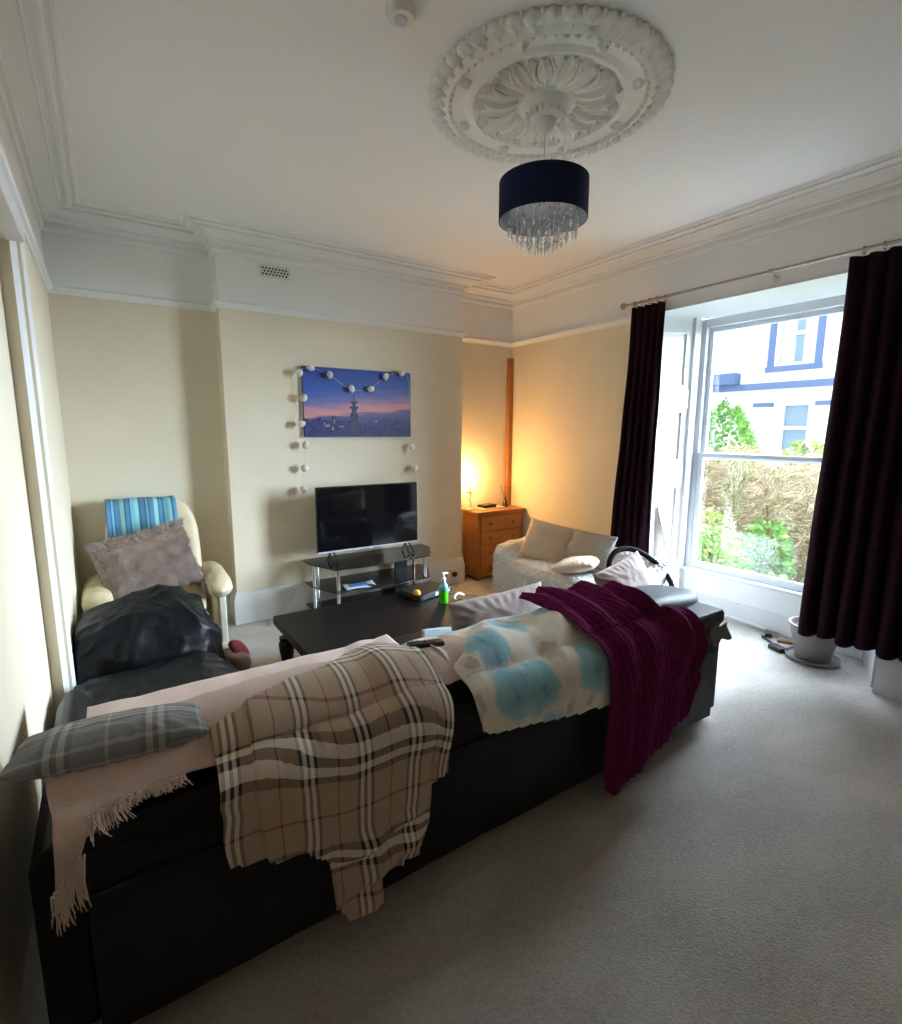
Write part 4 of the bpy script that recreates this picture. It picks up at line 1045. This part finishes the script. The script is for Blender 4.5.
# ------------------------------------------------------------------ bin bags
def bag(c, s_, seed, label, e=3.0, spread=.25, neck=None, Mx=None, f=1.0):
    c = Vector(c)
    def fn(q):
        h = q.z / s_[2] + .5                          # 0..1
        k = 1 + spread * (1 - h) ** 2
        n1 = nz(q.x * 2.6 * f + seed, q.y * 2.6 * f, q.z * 2.6 * f); n2 = nz(q.x * 6 * f, q.y * 6 * f + seed, q.z * 6 * f)
        rid = (1 - abs(nz(q.x * 4.2 * f, q.y * 4.2 * f, q.z * 3.2 * f + seed)) * 2) ** 3
        rid2 = (1 - abs(nz(q.x * 9 * f + seed, q.y * 9 * f, q.z * 7 * f)) * 2) ** 3
        g = 1 + .17 * n1 + .08 * n2 + .085 * rid + .045 * rid2
        p = Vector((q.x * k * g, q.y * k * g, q.z * (1 + .15 * n1 + .05 * rid + .02 * rid2)))
        if neck: p.z += neck[2] * math.exp(-(((q.x - neck[0]) ** 2 + (q.y - neck[1]) ** 2) / neck[3] ** 2)) * smooth(.5, .9, h)
        return p
    b = MB(); rbox(b, (0, 0, 0), s_, e, None, seed, .006, 150, 90, fn)
    zmin = c.z - s_[2] / 2
    for i, v in enumerate(b.v):
        if Mx: v = Mx @ v
        w = v + c
        if w.z < .012: w.z = .012 + abs(w.z) * .0
        w.x = max(w.x, XL + .012)
        b.v[i] = w
    return tag(b.build('bin_bag', M['bin'], angle=180), label, 'bin bag')
bag((.11, 3.55, .27), (.72, .62, .60), 3.3, 'upright full black bin bag leaning against the seat of the cream armchair', 3.2, .12, (.10, .12, .06, .12))
bag((.07, 2.84, .185), (.86, .70, .38), 8.1, 'low slumped black bin bag on the floor behind the left end of the sofa', 3.0, .12, None)

# slippers / cloth beside the chair and rug
tag(MB().grid(lambda u, v: (lerp(.50, 2.10, u) + .006 * math.sin(v * 30), lerp(2.50, 3.62, v) + .006 * math.sin(u * 40), .004 + .018 * min(1, 12 * min(u, 1 - u, v, 1 - v))), 60, 50).build('rug', M['rug'], angle=180), 'cream pile rug on the carpet under the black coffee table', 'rug')
sk_ = rbox(MB(), (.60, 3.50, .085), (.13, .26, .12), 2.6, rotm(0, 0, 20), 4, .035).build('slipper', M['pinksock'], angle=180)
tag(sk_, 'pale pink and dark red slipper on the carpet beside the tall black bin bag', 'slipper')
rbox(MB(), (.63, 3.55, .135), (.11, .18, .09), 2.4, rotm(20, 0, 30), 7, .035).build('red_cuff', M['red'], sk_, angle=180)

# ------------------------------------------------------------------ curtains and rod
RX, RZZ = 3.775, 2.652
rod = thing('curtain_rod', (RX, 1.9, RZZ), 'brushed metal curtain rod with round finial running above the window', 'curtain rod')
MB().tube([(RX, 3.0, RZZ), (RX, .55, RZZ)], .011, 14).build('rod', M['nickel'], rod)
MB().lathe([(.012, 0), (.016, .01), (.012, .018), (.026, .034), (.028, .046), (.018, .062), (.0, .068)], (RX, 3.0, RZZ), 20, Matrix.Rotation(-PI / 2, 3, 'X'), cap=False).build('finial', M['nickel'], rod)
for y in (2.93, 1.86, .62):
    b = MB(); b.tube([(RX, y, RZZ - .004), (RX + .05, y, RZZ - .02), (XR - .004, y, RZZ - .025)], .006, 8)
    b.lathe([(.022, 0), (.022, .006), (.0, .006)], (XR - .006, y, RZZ - .03), 16, Matrix.Rotation(PI / 2, 3, 'Y'), cap=False)
    b.tube([(RX, y - .010, RZZ), (RX, y + .010, RZZ)], .016, 14); b.build('bracket', M['nickel'], rod)
def curtain(y0, y1, z1, z0, pleats, label, amp=.035, yb0=None, yb1=None, seed=0, name='curtain', mt='curtain', xs_=3.79):
    yb0 = y0 if yb0 is None else yb0; yb1 = y1 if yb1 is None else yb1
    b = MB()
    def g(u, v):
        a = u * pleats * 2 * PI + .6 * nz(u * 3, v * 1.5, seed); top = 1 - smooth(0, .06, v)
        y = lerp(lerp(y0, yb0, smooth(.0, 1, v)), lerp(y1, yb1, smooth(0, 1, v)), u) + .010 * math.sin(a * 1.0 + 1)
        x = xs_ - .010 + math.sin(a) * amp * (.55 + .6 * v) * (1 - .5 * top) + .012 * nz(u * 5, v * 4, seed) + .006 * math.sin(a * 2 + v * 5)
        if x > XR - .012 and not (WY0 < y < WY1): x = XR - .012
        z = lerp(z1, z0, v) + .010 * math.sin(a * .5 + seed) * v
        if name == 'curtain': z -= .012 * abs(math.sin(a / 2)) * top
        return (x, y, z)
    b.grid(g, int(pleats * 16), 60)
    return tag(b.build(name, M[mt], solid=.004, angle=180), label, 'curtain')
cl = curtain(2.63, 2.945, 2.628, .34, 5, 'dark aubergine curtain on the left of the window, behind the small sofa', yb0=2.655, yb1=3.05, seed=2)
cr = curtain(.62, 1.405, 2.628, .275, 8, 'dark aubergine curtain on the right of the window, above the plant pot', yb0=.60, yb1=1.455, seed=6, amp=.042)
for c_, ys_ in ((cl, [2.64 + k * .072 for k in range(5)]), (cr, [.66 + k * .098 for k in range(8)])):
    for y in ys_:
        b = MB(); pts_ = [(RX + .022 * math.cos(t), y, RZZ - .006 + .022 * math.sin(t)) for t in [q * 2 * PI / 16 for q in range(17)]]
        b.tube(pts_, .003, 6); b.build('curtain_ring', M['nickel'], c_)
# cream lining hanging from the back of the left curtain
def lin(u, v):
    y = lerp(2.66, lerp(2.64, 2.44, v), u); return (3.84 + .012 * math.sin(u * 9 + v * 2), y, lerp(.98, .42, v) - .0 * u)
MB().grid(lin, 16, 20).build('lining', M['lining'], cl, solid=.003, angle=180)

# ------------------------------------------------------------------ plant pot, cables
pt = thing('plant_pot', (4.06, 1.47, 0), 'grey stoneware plant pot on a saucer under the right curtain', 'plant pot', local=True)
MB().lathe([(.0, 0), (.135, 0), (.16, .012), (.165, .030), (.158, .030), (.15, .014), (.0, .012)], n=40, cap=False).build('saucer', M['pot'], pt)
MB().lathe([(.0, .014), (.10, .014), (.108, .03), (.150, .235), (.162, .245), (.162, .262), (.148, .262), (.140, .225), (.0, .220)], n=44, cap=False).build('pot', M['pot'], pt)
MB().lathe([(.0, .238), (.08, .236), (.141, .228)], n=32, cap=False).build('soil', M['soil'], pt)
for k in range(3): rbox(MB(), (-.05 + k * .04, -.02 * k, .243), (.03, .022, .016), 2.4, None, k, .004, 12, 8).build('chip', M['orange'], pt)
o = MB().box(-.055, .055, -.035, .035, .0, .034).build('power_adapter', M['blackplastic'], bevel=.006, seg=3)
o.location = (4.02, 1.68, 0); o.rotation_euler = (0, 0, math.radians(70)); tag(o, 'black power adapter on the carpet below the window', 'power adapter')
o = MB().tube(catmull([(4.335, 2.62, .03), (4.335, 2.25, .03), (4.33, 2.0, .028), (4.30, 1.90, .025)], 8), .010, 8).build('cable', M['whiteplastic'])
tag(o, 'white trunked cable running along the skirting under the window', 'cable')
o = MB().tube(catmull([(4.30, 1.89, .026), (4.22, 1.84, .012), (4.17, 1.86, .010), (4.12, 1.78, .012), (4.05, 1.72, .02)], 8), .008, 8).build('cable', M['blackplastic'])
rbox(o_ := MB(), (4.24, 1.85, .022), (.10, .05, .035), 4, rotm(0, 0, 35), 1, .002, 16, 10); o_.build('plug', M['blackplastic'], o, angle=180)
tag(o, 'short black cable with plug joining the power adapter by the skirting', 'cable')
o = MB().box(-.11, .11, -.02, .02, 0, .022).build('wood_offcut', M['wooddark'], bevel=.003); o.location = (4.24, 1.66, 0); o.rotation_euler = (0, 0, math.radians(-62))
tag(o, 'tan wooden offcut on the carpet between the adapter and plant pot', 'wood offcut')
# socket with plug on the breast skirting, and leads
sc_ = thing('wall_socket', (2.92, 4.39, .12), 'white double wall socket with black plug on the chimney breast skirting', 'socket')
MB().box(2.86, 2.99, 4.382, 4.393, .075, .165).build('plate', M['whiteplastic'], sc_, bevel=.004)
rbox(MB(), (2.94, 4.358, .11), (.05, .045, .05), 4, None, 1, .001, 16, 10).build('plug', M['blackplastic'], sc_, angle=180)
o = MB().tube(catmull([(2.94, 4.335, .10), (2.93, 4.24, .012), (2.80, 4.10, .010), (2.90, 3.90, .010), (2.76, 3.72, .010)], 10), .004, 8).build('cable', M['whiteplastic'])
tag(o, 'thin white lead on the carpet from the wall socket to the extension block', 'cable')
ex = thing('extension_block', (2.62, 3.42, 0), 'long white extension socket block lying on the carpet before the small sofa', 'extension block', local=True, rz=math.radians(8))
MB().box(-.17, .17, -.028, .028, 0, .036).build('casing', M['whiteplastic'], ex, bevel=.008, seg=3)
for k in range(4): MB().box(-.13 + k * .075, -.085 + k * .075, -.015, .015, .034, .038).build('outlet', M['greycloth'], ex, bevel=.001)
ck = [(2.12, 3.02, .50), (2.10, 3.03, .56), (2.12, 3.04, .60), (2.18, 3.05, .595), (2.20, 3.06, .56)]
# coiled flex with small lit bulb on the floor beyond the mauve cushion
cl_pts = [onwall(462, 607, 2.90), onwall(456, 601, 2.92), onwall(455, 596, 2.94), onwall(459, 593, 2.95), onwall(464, 595, 2.95)]
nl = thing('night_light', (cl_pts[0].x, cl_pts[0].y, .008), 'small glowing light on a curled white stem behind the mauve cushion', 'lamp')
base_ = Vector((cl_pts[0].x, cl_pts[0].y, .008))
MB().lathe([(.06, 0), (.06, .01), (.02, .02), (.01, .03)], tuple(base_), 24).build('base', M['whiteplastic'], nl)
MB().tube(catmull([tuple(base_ + Vector((0, 0, .02))), tuple(base_ + Vector((.0, 0, .25)))] + [tuple(p) for p in cl_pts], 8), .007, 8).build('stem', M['whiteplastic'], nl)
MB().blob(tuple(cl_pts[0] + Vector((.0, -.018, -.01))), (.016, .012, .014)).build('bulb', M['warmglow'], nl)
nd = bpy.data.lights.new('night_glow', 'POINT'); nd.energy = .25; nd.color = (1, .5, .2); nd.shadow_soft_size = .02
no = bpy.data.objects.new('night_glow', nd); COL.objects.link(no); no.location = cl_pts[0] + Vector((0, -.04, -.0)) - ORG[nl.name]; no.parent = nl
# tv lead
o = MB().tube(catmull([(1.405, 4.385, .46), (1.33, 4.385, .30), (1.18, 4.37, .10), (1.05, 4.34, .012), (1.0, 4.2, .010)], 8), .004, 6).build('cable', M['wire'])
tag(o, 'thin grey lead curving down the wall left of the tv stand', 'cable')

# ------------------------------------------------------------------ outside
GZ = -.45
o = MB().box(4.56, 40, -25, 45, GZ - .2, GZ).build('ground_outside', M['lawn'], smooth=False); struct(o)
struct(MB().box(10.2, 14.5, -25, 45, GZ, GZ + .03).build('road', M['paving'], smooth=False))
struct(MB().box(5.3, 7.4, 1.0, 3.9, GZ, GZ + .05).build('garden_path', M['paving'], smooth=False))
struct(MB().box(4.52, 4.68, -2, 6, GZ, SILLZ - .02).build('trim_9', M['render'], smooth=False))
hs = thing('house', (18, 10, GZ), 'white rendered house across the street seen through the window', 'house')
HX = 16.0
wins = [(6.52, 7.55, 3.42, 5.15), (6.5, 7.28, 1.0, 2.42), (9.6, 10.6, 3.42, 5.15), (3.4, 4.4, 3.42, 5.15)]
# facade with recessed openings: strips
b = MB(); ys_ = sorted({2.6, 34} | {w[0] for w in wins} | {w[1] for w in wins}); zs_ = sorted({GZ, 7.5} | {w[2] for w in wins} | {w[3] for w in wins})  # near end cut short so the added low sky light reaches the room
for y0, y1 in zip(ys_, ys_[1:]):
    for z0, z1 in zip(zs_, zs_[1:]):
        if any(w[0] <= y0 and y1 <= w[1] and w[2] <= z0 and z1 <= w[3] for w in wins): continue
        b.box(HX, HX + .3, y0, y1, z0, z1)
b.build('facade', M['render'], hs, smooth=False)
b = MB(); b.v += [Vector(p) for p in ((HX - .3, 2.4, 7.4), (HX - .3, 34, 7.4), (HX + 4, 34, 10), (HX + 4, 2.4, 10), (HX + 8, 34, 7.4), (HX + 8, 2.4, 7.4))]
b.face((0, 1, 2, 3)); b.face((3, 2, 4, 5)); b.face((0, 3, 5)); b.face((1, 4, 2)); b.face((0, 5, 4, 1)); b.build('roof', M['slate'], hs, smooth=False)
MB().box(HX - .14, HX, 2.6, 34, 2.80, 2.98).build('string_course', M['slate'], hs, smooth=False)
MB().box(HX - .35, HX, 8.45, 11.0, 2.98, 3.32).build('porch_cornice', M['slate'], hs, bevel=.03)
for (y0, y1) in ((7.45, 7.95), (5.9, 6.35)):
    MB().box(HX - .1, HX, y0 + .05, y1 - .05, GZ, 2.30).build('pilaster', M['render'], hs, smooth=False)
    MB().box(HX - .16, HX, y0, y1, 2.30, 2.42).build('capital', M['slate'], hs, smooth=False)
for (y0, y1, z0, z1) in wins:
    if z0 > 3:
        b = MB(); t = .17
        b.box(HX - .05, HX, y0 - t, y0, z0, z1 + t); b.box(HX - .05, HX, y1, y1 + t, z0, z1 + t); b.box(HX - .05, HX, y0, y1, z1, z1 + t); b.box(HX - .08, HX, y0 - t - .03, y1 + t + .03, z0 - .15, z0)
        b.build('window_surround', M['slate'], hs, smooth=False)
    w_ = MB(); t = .09
    w_.box(HX + .08, HX + .15, y0, y0 + t, z0, z1); w_.box(HX + .08, HX + .15, y1 - t, y1, z0, z1); w_.box(HX + .08, HX + .15, y0 + t, y1 - t, z1 - t, z1); w_.box(HX + .08, HX + .15, y0 + t, y1 - t, z0, z0 + t); w_.box(HX + .07, HX + .16, y0, y1, (z0 + z1) / 2 - .05, (z0 + z1) / 2 + .05)
    wo = w_.build('window', M['upvc'], hs, smooth=False); MB().box(HX + .16, HX + .18, y0, y1, z0, z1).build('pane', M['housepane'], wo, smooth=False)
    if z0 > 3:
        for ya, yb_ in ((y0 + .09, y0 + .38), (y1 - .45, y1 - .09)): MB().grid(lambda u, v: (HX + .145 + .02 * math.sin(u * 20), lerp(ya, yb_, u), lerp(z0 + .1, z1 - .1, v)), 16, 2).build('net_curtain', M['render'], wo)

def shrub(name, c, s_, n, leaf, mt, label, seed, long_=False, cat='shrub', group=None, stems=6, lw=.5):
    rnd = random.Random(seed); root = thing(name, c, label, cat, group, local=True)
    b = MB()
    for k in range(n):
        a = rnd.uniform(0, 2 * PI); t = rnd.uniform(-.1, 1); rr = rnd.uniform(.35, 1) ** .5
        sh = math.sqrt(max(.02, 1 - max(0, t - .25) ** 2 / .58)) if t > .25 else 1
        bump_ = 1 + .25 * nz(math.cos(a) * 2 + seed, math.sin(a) * 2, t * 3)
        p = Vector((math.cos(a) * rr * s_[0] * sh * bump_, math.sin(a) * rr * s_[1] * sh * bump_, max(.02, t * s_[2] * (1 + .12 * nz(a, seed, 1)))))
        d = Vector((math.cos(a) + rnd.uniform(-.8, .8), math.sin(a) + rnd.uniform(-.8, .8), rnd.uniform(-.2, 1.2 if not long_ else 1.6))).normalized()
        l = leaf * rnd.uniform(.6, 1.3); w = l * (lw if not long_ else .045); sd = d.cross(Vector((rnd.uniform(-1, 1), rnd.uniform(-1, 1), rnd.uniform(-1, 1)))).normalized()
        q = len(b.v); sag = Vector((0, 0, -l * (.15 if not long_ else .35)))
        b.v += [p, p + d * l * .5 + sd * w * .5, p + d * l + sag, p + d * l * .5 - sd * w * .5]; b.face((q, q + 1, q + 2, q + 3))
    b.build('foliage', mt, root, smooth=False)
    b = MB()
    for k in range(stems):
        a = rnd.uniform(0, 2 * PI); e = Vector((math.cos(a) * s_[0] * .6, math.sin(a) * s_[1] * .6, s_[2] * .8)); b.tube([(e.x * .15, e.y * .15, 0), e * .5 + Vector((0, 0, .1)), e], .012, 6, taper=lambda t: 1 - .6 * t)
    b.build('stem', M['stem'], root)
    return root
shrub('round_bush', (9.2, 5.05, GZ), (.75, .62, 2.45), 7000, .10, M['leafgreen'], 'bright green rounded bush outside, at the left edge of the upper window', 1, cat='bush')
for k in range(6):
    y = 1.5 + k * .62
    lab = 'dry straw-coloured hedge plants behind the garden outside the window'
    shrub('dry_hedge_plant', (7.6 + .2 * math.sin(k * 2.1), y, GZ), (.36, .40, 1.70 + .10 * math.sin(k * 1.7)), 4200, .26, M['straw'], lab, 20 + k, True, 'hedge', 'dry straw hedge plants outside the window')
for k, (x, y, h) in enumerate(((8.6, 2.5, 1.72), (8.7, 3.5, 1.62))):
    shrub('leafy_bush', (x, y, GZ), (.5, .55, h + .25), 3200, .10, M['leafolive'], 'yellow-green leafy bush rising behind the dry hedge', 40 + k, False, 'bush', 'yellow-green bushes behind the dry hedge')
for k, (x, y, h, s2) in enumerate(((5.35, 2.95, 1.0, .34), (6.5, 3.75, 1.0, .42), (5.6, 2.45, .55, .28), (5.9, 1.6, .85, .34), (6.9, 2.1, 1.25, .4), (5.2, 2.05, .5, .26), (6.8, 3.1, .9, .3))):
    shrub('garden_plant', (x, y, GZ), (s2, s2, h), 1100, .10, M['leafgreen'] if k % 2 == 0 else M['leafolive'], 'low leafy garden plant beside the pale path outside the window', 60 + k, False, 'garden plant', 'low garden plants outside the window', lw=.4)
